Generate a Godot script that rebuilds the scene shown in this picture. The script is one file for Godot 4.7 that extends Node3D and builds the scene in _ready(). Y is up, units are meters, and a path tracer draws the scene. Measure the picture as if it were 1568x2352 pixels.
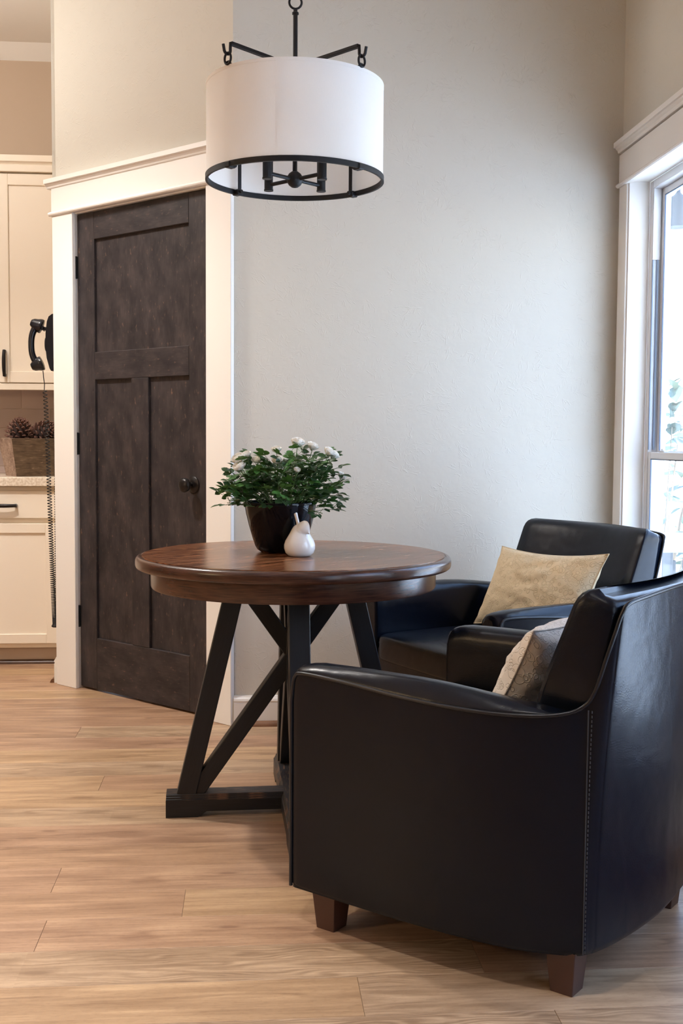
extends Node3D
# A breakfast nook: round table, two leather armchairs, a drum pendant, a pantry door, a window and a corner of the kitchen.

const BACK_Z := -0.018      # back wall of the nook
const RIGHT_X := 1.478      # window wall
const CEIL_Y := 3.085
const KIT_Z := -1.81        # kitchen back wall
const LEFT_X := -7.0
const REAR_Z := 9.2
const GLOBE_ENERGY := 0.95
const MID_ENERGY := 6.6
const ROOM_ENERGY := 3.6
const FILL_LAMP_ENERGY := 2.3

var M := {}
var counts := {}


# ------------------------------------------------------------------ mesh builder
class MB extends RefCounted:
	var v := PackedVector3Array()
	var n := PackedVector3Array()
	var t := PackedVector2Array()
	var idx := PackedInt32Array()

	func add(p: Vector3, nn: Vector3, uv: Vector2) -> int:
		v.append(p)
		n.append(nn)
		t.append(uv)
		return v.size() - 1

	func tri_i(a: int, b: int, c: int) -> void:
		var g := (v[b] - v[a]).cross(v[c] - v[a])
		if g.dot(n[a] + n[b] + n[c]) > 0.0:
			idx.append(a); idx.append(c); idx.append(b)
		else:
			idx.append(a); idx.append(b); idx.append(c)

	func poly(ps: Array, nn: Vector3, uvs: Array) -> void:
		var s := v.size()
		for i in ps.size():
			add(ps[i], nn, uvs[i])
		for i in range(1, ps.size() - 1):
			tri_i(s, s + i, s + i + 1)

	# box with optional chamfer; grain = axis (0 x, 1 y, 2 z) that texture u follows
	func box(c: Vector3, s: Vector3, bev := 0.0, bas := Basis(), grain := 0, uvo := Vector2.ZERO) -> MB:
		var h := s * 0.5
		var b := minf(bev, minf(h.x, minf(h.y, h.z)) * 0.95)
		for ax in 3:
			var a1 := (ax + 1) % 3
			var a2 := (ax + 2) % 3
			var ua := grain if grain != ax else a1
			var va := a1 if ua == a2 else a2
			for sg in [-1.0, 1.0]:
				var ps := []
				var uvs := []
				for k in 4:
					var p := Vector3.ZERO
					p[ax] = h[ax] * sg
					p[a1] = (h[a1] - b) * (1.0 if k == 1 or k == 2 else -1.0)
					p[a2] = (h[a2] - b) * (1.0 if k >= 2 else -1.0)
					ps.append(c + bas * p)
					uvs.append(Vector2(p[ua], p[va]) + uvo)
				var nn := Vector3.ZERO
				nn[ax] = sg
				poly(ps, (bas * nn).normalized(), uvs)
		if b > 0.0:
			for ax in 3:            # edges running along ax
				var a1 := (ax + 1) % 3
				var a2 := (ax + 2) % 3
				for s1 in [-1.0, 1.0]:
					for s2 in [-1.0, 1.0]:
						var ps := []
						var uvs := []
						for k in 4:
							var p := Vector3.ZERO
							p[ax] = (h[ax] - b) * (1.0 if k == 1 or k == 2 else -1.0)
							p[a1] = (h[a1] - (b if k >= 2 else 0.0)) * s1
							p[a2] = (h[a2] - (0.0 if k >= 2 else b)) * s2
							ps.append(c + bas * p)
							var ua2 := grain
							uvs.append(Vector2(p[ua2], p[a1] if ua2 != a1 else p[a2]) + uvo)
						var nn := Vector3.ZERO
						nn[a1] = s1
						nn[a2] = s2
						poly(ps, (bas * nn).normalized(), uvs)
			for sx in [-1.0, 1.0]:
				for sy in [-1.0, 1.0]:
					for sz in [-1.0, 1.0]:
						var ps := [c + bas * Vector3(h.x * sx, (h.y - b) * sy, (h.z - b) * sz), c + bas * Vector3((h.x - b) * sx, h.y * sy, (h.z - b) * sz), c + bas * Vector3((h.x - b) * sx, (h.y - b) * sy, h.z * sz)]
						poly(ps, (bas * Vector3(sx, sy, sz)).normalized(), [uvo, uvo, uvo])
		return self

	# axis-aligned box from two corners
	func span(a: Vector3, b: Vector3, bev := 0.0, grain := 0, uvo := Vector2.ZERO) -> MB:
		var c := (a + b) * 0.5
		return box(c, (b - a).abs(), bev, Basis(), grain, uvo + (Vector2(c[grain], c[1 if grain != 1 else 0]) if uvo == Vector2.ZERO else Vector2.ZERO))

	# square bar between two points, uv along its length
	func bar(a: Vector3, b: Vector3, w: float, d: float, side: Vector3, bev := 0.002, uvo := Vector2.ZERO) -> MB:
		var x := (b - a).normalized()
		var z := (side - x * side.dot(x)).normalized()
		var y := z.cross(x)
		return box((a + b) * 0.5, Vector3((b - a).length(), w, d), bev, Basis(x, y, z), 0, uvo)

	# profile (r, y) turned round the y axis
	func lathe(pr: Array, seg := 40, xf := Transform3D(), sharp := 0.75) -> MB:
		var m := pr.size()
		var sn := []
		for i in m - 1:
			var e: Vector2 = pr[i + 1] - pr[i]
			sn.append(Vector2(e.y, -e.x).normalized())
		var arc := 0.0
		for i in m - 1:
			var n0: Vector2 = sn[i]
			var n1: Vector2 = sn[i]
			if i > 0 and sn[i - 1].dot(sn[i]) > sharp:
				n0 = (sn[i - 1] + sn[i]).normalized()
			if i < m - 2 and sn[i + 1].dot(sn[i]) > sharp:
				n1 = (sn[i + 1] + sn[i]).normalized()
			var l: float = (pr[i + 1] - pr[i]).length()
			var s := v.size()
			for j in seg + 1:
				var a := TAU * j / seg
				var ca := cos(a)
				var sa := sin(a)
				var rr := maxf(pr[i].x, pr[i + 1].x)
				add(xf * Vector3(pr[i].x * ca, pr[i].y, pr[i].x * sa), xf.basis * Vector3(n0.x * ca, n0.y, n0.x * sa), Vector2(a * rr, arc))
				add(xf * Vector3(pr[i + 1].x * ca, pr[i + 1].y, pr[i + 1].x * sa), xf.basis * Vector3(n1.x * ca, n1.y, n1.x * sa), Vector2(a * rr, arc + l))
			for j in seg:
				var k := s + j * 2
				if pr[i].x > 1e-6:
					tri_i(k, k + 1, k + 2)
				if pr[i + 1].x > 1e-6:
					tri_i(k + 2, k + 1, k + 3)
			arc += l
		return self

	func tube(pts: Array, r, seg := 8, closed := false) -> MB:
		var m := pts.size()
		var s := v.size()
		var x := Vector3.ZERO
		var arc := 0.0
		var rows := m + 1 if closed else m
		for i in rows:
			var ii := i % m
			var a: Vector3 = pts[(ii - 1 + m) % m] if closed else pts[maxi(ii - 1, 0)]
			var b: Vector3 = pts[(ii + 1) % m] if closed else pts[mini(ii + 1, m - 1)]
			var d := (b - a).normalized()
			if x == Vector3.ZERO:
				x = d.cross(Vector3.UP if absf(d.y) < 0.9 else Vector3.RIGHT).normalized()
			else:
				x = (x - d * x.dot(d)).normalized()
			var y := d.cross(x)
			var rr: float = r[ii] if r is Array else r
			if i > 0:
				arc += (pts[ii] - pts[(ii - 1 + m) % m]).length()
			for j in seg + 1:
				var an := TAU * j / seg
				var o := x * cos(an) + y * sin(an)
				add(pts[ii] + o * rr, o, Vector2(arc, an / TAU * 0.05))
		for i in rows - 1:
			for j in seg:
				var k := s + i * (seg + 1) + j
				tri_i(k, k + 1, k + seg + 1)
				tri_i(k + 1, k + seg + 2, k + seg + 1)
		if not closed:
			for e in 2:
				var i0 := 0 if e == 0 else m - 1
				var dd: Vector3 = (pts[0] - pts[1]) if e == 0 else (pts[m - 1] - pts[m - 2])
				var ps := []
				var uvs := []
				for j in seg:
					ps.append(v[s + i0 * (seg + 1) + j])
					uvs.append(Vector2(0, 0))
				poly(ps, dd.normalized(), uvs)
		return self

	# smooth surface through rows of points
	func grid(g: Array, closed_j := false, uvs := 1.0) -> MB:
		var rows := g.size()
		var cols: int = g[0].size()
		var s := v.size()
		var cc := cols + 1 if closed_j else cols
		var au := PackedFloat32Array()
		au.resize(cc)
		for i in rows:
			var al := 0.0
			for j in cc:
				var jj := j % cols
				var p: Vector3 = g[i][jj]
				var jp: int = (jj + 1) % cols if closed_j else mini(jj + 1, cols - 1)
				var jm: int = (jj - 1 + cols) % cols if closed_j else maxi(jj - 1, 0)
				var tu: Vector3 = g[i][jp] - g[i][jm]
				var tv: Vector3 = g[mini(i + 1, rows - 1)][jj] - g[maxi(i - 1, 0)][jj]
				if tu.length() < 1e-7:
					tu = g[mini(i + 1, rows - 1)][jp] - g[mini(i + 1, rows - 1)][jm] if i < rows / 2 else g[maxi(i - 1, 0)][jp] - g[maxi(i - 1, 0)][jm]
				if j > 0:
					al += (p - g[i][(jj - 1 + cols) % cols]).length()
				if i > 0:
					au[j] += (p - g[i - 1][jj]).length()
				add(p, tu.cross(tv).normalized(), Vector2(al, au[j]) * uvs)
		for i in rows - 1:
			for j in cc - 1:
				var k := s + i * cc + j
				tri_i(k, k + 1, k + cc)
				tri_i(k + 1, k + cc + 1, k + cc)
		return self

	# flat polygon (xy of xf) pushed from z0 to z1
	func prism(pl: PackedVector2Array, z0: float, z1: float, xf := Transform3D(), uvo := Vector2.ZERO) -> MB:
		var m := pl.size()
		var ctr := Vector2.ZERO
		for p in pl:
			ctr += p / m
		var area := 0.0
		for i in m:
			area += pl[i].cross(pl[(i + 1) % m])
		var sg := 1.0 if area > 0 else -1.0
		for i in m:
			var a := pl[i]
			var b := pl[(i + 1) % m]
			var e := (b - a)
			var nn := xf.basis * Vector3(e.y * sg, -e.x * sg, 0).normalized()
			var l := e.length()
			poly([xf * Vector3(a.x, a.y, z0), xf * Vector3(b.x, b.y, z0), xf * Vector3(b.x, b.y, z1), xf * Vector3(a.x, a.y, z1)], nn.normalized(), [Vector2(z0, 0) + uvo, Vector2(z0, l) + uvo, Vector2(z1, l) + uvo, Vector2(z1, 0) + uvo])
		var tr := Geometry2D.triangulate_polygon(pl)
		for e in 2:
			var zz := z0 if e == 0 else z1
			var nn := (xf.basis * Vector3(0, 0, -1 if e == 0 else 1)).normalized()
			var s := v.size()
			for p in pl:
				add(xf * Vector3(p.x, p.y, zz), nn, p + uvo)
			for k in range(0, tr.size(), 3):
				tri_i(s + tr[k], s + tr[k + 1], s + tr[k + 2])
		return self

	func fan(ps: Array, nn: Vector3) -> MB:
		var uvs := []
		for p in ps:
			uvs.append(Vector2(p.x + p.z, p.y))
		var c := Vector3.ZERO
		for p in ps:
			c += p / ps.size()
		var s := add(c, nn, Vector2(c.x + c.z, c.y))
		for i in ps.size():
			add(ps[i], nn, uvs[i])
		for i in ps.size():
			tri_i(s, s + 1 + i, s + 1 + (i + 1) % ps.size())
		return self

	func mesh() -> ArrayMesh:
		var a := []
		a.resize(Mesh.ARRAY_MAX)
		a[Mesh.ARRAY_VERTEX] = v
		a[Mesh.ARRAY_NORMAL] = n
		a[Mesh.ARRAY_TEX_UV] = t
		a[Mesh.ARRAY_INDEX] = idx
		var am := ArrayMesh.new()
		am.add_surface_from_arrays(Mesh.PRIMITIVE_TRIANGLES, a)
		return am


# ------------------------------------------------------------------ scene helpers
func numbered(called: String) -> String:
	counts[called] = counts.get(called, -1) + 1
	return called if counts[called] == 0 else "%s_%03d" % [called, counts[called]]


func thing(called: String, label: String, category: String, at := Vector3.ZERO, turn := 0.0, group := "") -> Node3D:
	var o := Node3D.new()
	o.name = numbered(called)
	add_child(o)
	o.position = at
	o.rotation.y = turn
	o.set_meta("label", label)
	o.set_meta("category", category)
	if group:
		o.set_meta("group", group)
	return o


func setting(called: String, at := Vector3.ZERO, turn := 0.0, label := "") -> Node3D:
	var o := Node3D.new()
	o.name = called
	add_child(o)
	o.position = at
	o.rotation.y = turn
	o.set_meta("kind", "structure")
	if label:
		o.set_meta("label", label)
	return o


func part(parent: Node, called: String, m, mat: Material, label := "") -> MeshInstance3D:
	var o := MeshInstance3D.new()
	o.name = called
	o.mesh = m.mesh() if m is MB else m
	o.material_override = mat
	parent.add_child(o, true)
	if label:
		o.set_meta("label", label)
	return o


func struct(called: String, m: MB, mat: Material, label := "") -> MeshInstance3D:
	var o := part(self, called, m, mat, label)
	o.set_meta("kind", "structure")
	return o


func mat(col: Color, rough := 0.6, metal := 0.0, spec := 0.5) -> StandardMaterial3D:
	var m := StandardMaterial3D.new()
	m.albedo_color = col
	m.roughness = rough
	m.metallic = metal
	m.metallic_specular = spec
	return m


func rgb(r: float, g: float, b: float) -> Color:
	return Color(r / 255.0, g / 255.0, b / 255.0)


func textured(tex: Texture2D, size: Vector2, rough := 0.6, spec := 0.5) -> StandardMaterial3D:
	var m := mat(Color.WHITE, rough, 0.0, spec)
	m.albedo_texture = tex
	m.uv1_scale = Vector3(1.0 / size.x, 1.0 / size.y, 1.0)
	return m


func relief(m: StandardMaterial3D, tex: Texture2D, cm: float) -> StandardMaterial3D:
	m.heightmap_enabled = true
	m.heightmap_texture = tex
	m.heightmap_scale = cm
	return m


func noise_bytes(sd: int, w: int, h: int, freq: float, sx := 1, sy := 1, oct := 3, cell := false) -> PackedByteArray:
	var f := FastNoiseLite.new()
	f.seed = sd
	f.frequency = freq
	f.noise_type = FastNoiseLite.TYPE_CELLULAR if cell else FastNoiseLite.TYPE_SIMPLEX_SMOOTH
	f.fractal_octaves = oct
	if cell:
		f.cellular_return_type = FastNoiseLite.RETURN_DISTANCE2_SUB
		f.fractal_type = FastNoiseLite.FRACTAL_NONE
	var im := f.get_seamless_image(maxi(8, w / sx), maxi(8, h / sy))
	im.convert(Image.FORMAT_L8)
	if sx != 1 or sy != 1:
		im.resize(w, h, Image.INTERPOLATE_CUBIC)
	return im.get_data()


func grey_tex(d: PackedByteArray, w: int, h: int) -> ImageTexture:
	return ImageTexture.create_from_image(Image.create_from_data(w, h, false, Image.FORMAT_L8, d))


func rgb_tex(d: PackedByteArray, w: int, h: int) -> ImageTexture:
	return ImageTexture.create_from_image(Image.create_from_data(w, h, false, Image.FORMAT_RGB8, d))


# hand-trowelled paint: fine ridges fanning out of brush stamps
func wall_relief() -> ImageTexture:
	var w := 1024
	var base := noise_bytes(11, w, w, 0.02, 1, 1, 3)
	var hgt := PackedFloat32Array()
	hgt.resize(w * w)
	for i in w * w:
		hgt[i] = 70.0 + base[i] * 0.10
	var r := RandomNumberGenerator.new()
	r.seed = 5
	for k in 430:
		var cx := r.randf() * w
		var cy := r.randf() * w
		var main := r.randf() * TAU
		var fanw := r.randf_range(0.5, 1.3)
		var power := r.randf_range(0.35, 1.0)
		for q in r.randi_range(9, 20):
			var a := main + (r.randf() - 0.5) * fanw
			var d0 := r.randf_range(8, 62)
			var x := cx + cos(a) * d0 + r.randf_range(-5, 5)
			var y := cy + sin(a) * d0 + r.randf_range(-5, 5)
			var ln := r.randi_range(6, 30)
			var amp := r.randf_range(18, 85) * power
			var wd := r.randf_range(0.7, 1.25)
			for i in ln:
				a += r.randf_range(-0.22, 0.22)
				x += cos(a)
				y += sin(a)
				var e := amp * sin(PI * (i + 0.5) / ln) * r.randf_range(0.7, 1.0)
				for dx in range(-1, 2):
					for dy in range(-1, 2):
						var fx := floorf(x) + dx + 0.5 - x
						var fy := floorf(y) + dy + 0.5 - y
						var up := e * exp(-(fx * fx + fy * fy) / (wd * wd))
						var at := ((int(floorf(y)) + dy + w) % w) * w + (int(floorf(x)) + dx + w) % w
						if up > 5.0:
							hgt[at] = maxf(hgt[at], 80.0 + up)
	var d := PackedByteArray()
	d.resize(w * w)
	for i in w * w:
		d[i] = int(clampf(hgt[i], 0, 255))
	return grey_tex(d, w, w)


# one oak floorboard: w along the board, h across it
func board_tex(sd: int, w: int, h: int, dark: Color, light: Color, rings: float) -> ImageTexture:
	var fine := noise_bytes(sd, w, h, 0.11, 24, 1, 3)
	var mid := noise_bytes(sd + 1, w, h, 0.05, 16, 2, 2)
	var big := noise_bytes(sd + 2, w, h, 0.03, 8, 2, 2)
	var warp := noise_bytes(sd + 3, w, h, 0.02, 4, 1, 2)
	var pore := noise_bytes(sd + 4, w, h, 0.3, 6, 1, 1)
	var r := RandomNumberGenerator.new()
	r.seed = sd
	var knots := []
	for k in r.randi_range(1, 3):
		knots.append([r.randf() * w, r.randf_range(0.15, 0.85) * h, r.randf_range(2.5, 5.5)])
	var u0 := r.randf_range(0.2, 0.8) * w
	var v0 := r.randf_range(0.2, 0.8) * h
	var bandv := r.randf() * h
	var d := PackedByteArray()
	d.resize(w * h * 3)
	for y in h:
		for x in w:
			var i := y * w + x
			var g := fine[i] / 255.0 * 0.30 + mid[i] / 255.0 * 0.34 + big[i] / 255.0 * 0.36
			if rings > 0.0:
				var du := (x - u0) * 0.075
				var dv := y - v0 + (warp[i] - 128) * 0.10
				var rr := sqrt(du * du + dv * dv * 1.6)
				g += rings * (sin(rr * 0.62) * 0.5 - 0.1) * clampf(1.4 - absf(x - u0) / (w * 0.36), 0.0, 1.0)
			var bd := (y - bandv + (warp[i] - 128) * 0.22) / 7.0
			g -= 0.34 * exp(-bd * bd) * clampf((mid[i] - 90) / 90.0, 0.0, 1.0)
			if pore[i] > 172:
				g -= 0.10
			for kn in knots:
				var kx: float = (x - kn[0]) / 3.2
				var ky: float = y - kn[1]
				var kd: float = (kx * kx + ky * ky) / (kn[2] * kn[2])
				if kd < 6.0:
					g -= 0.75 * exp(-kd) + 0.12 * exp(-kd * 0.3)
			g = clampf(g * 1.25 - 0.12, 0.0, 1.0)
			var c := dark.lerp(light, g)
			d[i * 3] = int(c.r * 255)
			d[i * 3 + 1] = int(c.g * 255)
			d[i * 3 + 2] = int(c.b * 255)
	return rgb_tex(d, w, h)


# stained or painted wood with grain along x and worn flecks
func stain_tex(sd: int, w: int, h: int, dark: Color, light: Color, rub: Color, rub_amount: float, blotch: float, stretch := 12) -> ImageTexture:
	var fine := noise_bytes(sd, w, h, 0.10, stretch, 1, 3)
	var mid := noise_bytes(sd + 1, w, h, 0.03, maxi(stretch / 4, 1), 1, 3)
	var big := noise_bytes(sd + 2, w, h, 0.012, 2, 1, 3)
	var rubn := noise_bytes(sd + 3, w, h, 0.05, maxi(stretch / 3, 1), 1, 4)
	var d := PackedByteArray()
	d.resize(w * h * 3)
	for i in w * h:
		var g := fine[i] / 255.0 * (1.0 - blotch) * 0.6 + mid[i] / 255.0 * 0.4 * (1.0 - blotch) + big[i] / 255.0 * blotch
		var c := dark.lerp(light, clampf(g * 1.5 - 0.25, 0, 1))
		var q := clampf((rubn[i] / 255.0 - (1.0 - rub_amount)) * 5.0, 0.0, 1.0) * clampf(fine[i] / 128.0 - 0.35, 0.0, 1.0)
		c = c.lerp(rub, q)
		d[i * 3] = int(c.r * 255)
		d[i * 3 + 1] = int(c.g * 255)
		d[i * 3 + 2] = int(c.b * 255)
	return rgb_tex(d, w, h)


# oak veneer of the table top
func veneer_tex() -> ImageTexture:
	var w := 1024
	var h := 1024
	var fine := noise_bytes(71, w, h, 0.09, 24, 1, 3)
	var mid := noise_bytes(72, w, h, 0.03, 10, 1, 3)
	var warp := noise_bytes(73, w, h, 0.006, 3, 1, 2)
	var pore := noise_bytes(74, w, h, 0.25, 8, 1, 1)
	var d := PackedByteArray()
	d.resize(w * h * 3)
	var dark := rgb(66, 34, 18)
	var light := rgb(178, 120, 78)
	for y in h:
		for x in w:
			var i := y * w + x
			var rr := y * 0.12 + (warp[i] - 128) * 0.16
			var s := sin(rr)
			var g := 0.42 + 0.22 * s * absf(s) + (fine[i] - 128) / 255.0 * 0.7 + (mid[i] - 128) / 255.0 * 0.6
			if pore[i] > 178:
				g -= 0.2
			var c := dark.lerp(light, clampf(g, 0, 1))
			d[i * 3] = int(c.r * 255)
			d[i * 3 + 1] = int(c.g * 255)
			d[i * 3 + 2] = int(c.b * 255)
	return rgb_tex(d, w, h)


# stitched rings on the cushion cloth
func rings_relief() -> ImageTexture:
	var w := 512
	var cloth := noise_bytes(81, w, w, 0.35, 1, 1, 1)
	var hgt := PackedFloat32Array()
	hgt.resize(w * w)
	for i in w * w:
		hgt[i] = 150.0 + (cloth[i] - 128) * 0.12
	var r := RandomNumberGenerator.new()
	r.seed = 9
	for k in 230:
		var cx := r.randf() * w
		var cy := r.randf() * w
		var rad := r.randf_range(9, 23)
		var steps := int(rad * 7)
		for q in steps:
			var a := TAU * q / steps
			var x := cx + cos(a) * rad * (1.0 + 0.08 * sin(a * 2 + k))
			var y := cy + sin(a) * rad
			for dx in range(-2, 3):
				for dy in range(-2, 3):
					var fx := floorf(x) + dx + 0.5 - x
					var fy := floorf(y) + dy + 0.5 - y
					var at := ((int(floorf(y)) + dy + w) % w) * w + (int(floorf(x)) + dx + w) % w
					hgt[at] = minf(hgt[at], 150.0 - 110.0 * exp(-(fx * fx + fy * fy) / 2.2))
	var d := PackedByteArray()
	d.resize(w * w)
	for i in w * w:
		d[i] = int(clampf(hgt[i], 0, 255))
	return grey_tex(d, w, w)


func make_materials() -> void:
	var wr := wall_relief()
	M.wall = relief(mat(rgb(210, 205, 193), 0.7, 0.0, 0.4), wr, 0.42)
	M.wall.uv1_scale = Vector3(1 / 1.15, 1 / 1.15, 1)
	M.kitchen_wall = relief(mat(rgb(196, 176, 156), 0.8, 0.0, 0.3), wr, 0.08)
	M.kitchen_wall.uv1_scale = Vector3(1 / 1.5, 1 / 1.5, 1)
	M.ceiling = relief(mat(rgb(244, 241, 237), 0.9, 0.0, 0.2), wr, 0.15)
	M.ceiling.uv1_scale = Vector3(1 / 1.5, 1 / 1.5, 1)
	M.trim = mat(rgb(238, 234, 228), 0.38)
	M.vinyl = mat(rgb(236, 238, 240), 0.35)
	M.gasket = mat(rgb(104, 118, 140), 0.5)
	M.track = mat(rgb(150, 168, 192), 0.4)
	M.cream = mat(rgb(238, 226, 209), 0.45)
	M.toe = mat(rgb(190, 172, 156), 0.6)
	M.pane = mat(Color(1, 1, 1, 0.05), 0.02)
	M.pane.transparency = BaseMaterial3D.TRANSPARENCY_ALPHA
	M.boards = []
	var tones := [[rgb(138, 104, 80), rgb(204, 168, 134)], [rgb(130, 98, 75), rgb(198, 160, 128)], [rgb(144, 112, 82), rgb(206, 172, 134)], [rgb(134, 101, 78), rgb(200, 163, 131)], [rgb(140, 112, 86), rgb(200, 170, 138)], [rgb(138, 105, 80), rgb(202, 165, 131)]]
	for k in 6:
		var bt := board_tex(100 + k * 10, 1280, 128, tones[k][0], tones[k][1], 0.42 if k == 4 else 0.0)
		var bm := textured(bt, Vector2(1.9, 0.16), 0.4, 0.5)
		M.boards.append(bm)
	M.subfloor = mat(rgb(60, 44, 32), 0.8)
	var dt := stain_tex(31, 1024, 512, rgb(38, 35, 37), rgb(70, 62, 61), rgb(116, 90, 74), 0.28, 0.6, 6)
	M.door = textured(dt, Vector2(1.2, 0.6), 0.45, 0.4)
	M.door2 = textured(dt, Vector2(1.05, 0.52), 0.45, 0.4)
	M.door2.uv1_offset = Vector3(0.37, 0.4, 0)
	M.top = relief(textured(veneer_tex(), Vector2(1.0, 1.0), 0.24, 0.42), grey_tex(noise_bytes(71, 1024, 1024, 0.09, 24, 1, 3), 1024, 1024), 0.008)
	M.edge = textured(stain_tex(41, 512, 256, rgb(44, 26, 20), rgb(92, 58, 42), rgb(120, 80, 58), 0.2, 0.2), Vector2(0.5, 0.12), 0.25)
	M.black_paint = textured(stain_tex(51, 512, 256, rgb(14, 18, 24), rgb(26, 31, 38), rgb(80, 60, 50), 0.14, 0.2), Vector2(0.5, 0.12), 0.42)
	M.worn_paint = textured(stain_tex(55, 512, 128, rgb(22, 22, 25), rgb(40, 38, 38), rgb(136, 96, 68), 0.42, 0.2, 16), Vector2(0.4, 0.04), 0.45)
	M.shoe = textured(stain_tex(61, 512, 64, rgb(92, 62, 42), rgb(140, 100, 72), rgb(150, 110, 80), 0.1, 0.2), Vector2(0.6, 0.06), 0.4)
	M.dark_shoe = textured(stain_tex(65, 512, 64, rgb(62, 42, 34), rgb(96, 68, 54), rgb(140, 100, 80), 0.2, 0.2), Vector2(0.6, 0.06), 0.4)
	var lg := grey_tex(noise_bytes(91, 512, 512, 0.09, 1, 1, 1, true), 512, 512)
	M.leather = relief(mat(rgb(8, 15, 27), 0.26, 0.0, 0.35), lg, 0.010)
	var ln := FastNoiseLite.new()
	ln.seed = 12
	ln.frequency = 0.012
	ln.fractal_octaves = 2
	var lw := ln.get_seamless_image(256, 256)
	lw.convert(Image.FORMAT_RGBA8)
	lw.bump_map_to_normal_map(3.0)
	M.leather.normal_enabled = true
	M.leather.normal_texture = ImageTexture.create_from_image(lw)
	M.leather.normal_scale = 0.2
	M.leather.uv1_scale = Vector3(4, 4, 1)
	M.piping = mat(rgb(11, 17, 27), 0.32)
	M.stitch = mat(rgb(52, 54, 60), 0.6)
	M.mahogany = mat(rgb(72, 46, 37), 0.35)
	M.iron = mat(rgb(30, 31, 34), 0.5, 0.2, 0.4)
	M.bronze = mat(rgb(34, 30, 30), 0.32, 0.5, 0.5)
	var sg := grey_tex(noise_bytes(95, 256, 256, 0.25, 1, 8, 1), 256, 256)
	M.shade = relief(mat(rgb(250, 247, 243), 0.85, 0.0, 0.2), sg, 0.01)
	M.shade.uv1_scale = Vector3(6, 6, 1)
	M.shade.backlight_enabled = true
	M.shade.backlight = Color(0.8, 0.79, 0.77)
	M.cloth = relief(mat(rgb(216, 194, 160), 0.9, 0.0, 0.2), rings_relief(), 0.35)
	M.cloth.uv1_scale = Vector3(4.2, 4.2, 1)
	M.cloth_pale = relief(mat(rgb(228, 219, 208), 0.9, 0.0, 0.2), M.cloth.heightmap_texture, 0.35)
	M.cloth_pale.uv1_scale = Vector3(4.2, 4.2, 1)
	M.ceramic_black = mat(rgb(8, 12, 19), 0.08, 0.0, 0.36)
	M.ceramic_white = mat(rgb(240, 236, 231), 0.08, 0.0, 0.6)
	M.soil = mat(rgb(52, 38, 28), 0.95)
	M.leaf = []
	for c in [rgb(34, 68, 32), rgb(28, 56, 30), rgb(56, 100, 44), rgb(40, 78, 36)]:
		var lm := mat(c, 0.38, 0.0, 0.45)
		lm.backlight_enabled = true
		lm.backlight = Color(0.22, 0.3, 0.12)
		M.leaf.append(lm)
	M.green_stem = mat(rgb(84, 112, 58), 0.6)
	M.petal = mat(rgb(252, 249, 243), 0.6, 0.0, 0.3)
	M.petal.backlight_enabled = true
	M.petal.backlight = Color(0.4, 0.38, 0.34)
	M.bakelite = mat(rgb(22, 22, 27), 0.22, 0.0, 0.5)
	M.cord = mat(rgb(24, 24, 28), 0.5)
	var gr := noise_bytes(97, 256, 256, 0.05, 1, 1, 4)
	var gd := PackedByteArray()
	gd.resize(256 * 256 * 3)
	for i in 256 * 256:
		var c := rgb(206, 188, 166).lerp(rgb(232, 220, 204), clampf(gr[i] / 255.0 * 2.0 - 0.5, 0, 1))
		gd[i * 3] = int(c.r * 255)
		gd[i * 3 + 1] = int(c.g * 255)
		gd[i * 3 + 2] = int(c.b * 255)
	M.granite = textured(rgb_tex(gd, 256, 256), Vector2(0.2, 0.2), 0.25)
	M.tile = mat(rgb(184, 164, 158), 0.25)
	M.tile2 = mat(rgb(176, 157, 151), 0.25)
	M.grout = mat(rgb(200, 184, 174), 0.8)
	var pt := stain_tex(45, 512, 256, rgb(72, 58, 46), rgb(122, 102, 82), rgb(136, 114, 92), 0.3, 0.4, 10)
	M.planter = textured(pt, Vector2(0.35, 0.2), 0.8, 0.2)
	var pt2 := stain_tex(47, 512, 256, rgb(126, 104, 92), rgb(188, 164, 146), rgb(200, 178, 158), 0.3, 0.5, 6)
	M.planter_end = textured(pt2, Vector2(0.3, 0.3), 0.85, 0.2)
	M.cone_scale = mat(rgb(112, 78, 66), 0.75)
	M.cone_core = mat(rgb(48, 32, 28), 0.9)
	M.paving = mat(rgb(216, 227, 234), 0.9)
	M.house_wall = mat(rgb(226, 222, 214), 0.9)
	M.shrub_leaf = []
	for c in [rgb(90, 108, 94), rgb(108, 122, 100), rgb(76, 96, 88)]:
		var lm2 := mat(c, 0.5)
		lm2.backlight_enabled = true
		lm2.backlight = Color(0.2, 0.24, 0.18)
		M.shrub_leaf.append(lm2)
	M.bark = mat(rgb(140, 126, 108), 0.9)
	M.pale_metal = mat(rgb(74, 80, 86), 0.6)
	M.lamp_glass = mat(rgb(255, 240, 224), 0.5)
	M.lamp_glass.emission_enabled = true
	M.lamp_glass.emission = rgb(255, 240, 220)
	M.lamp_glass.emission_energy_multiplier = 3.0


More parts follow.
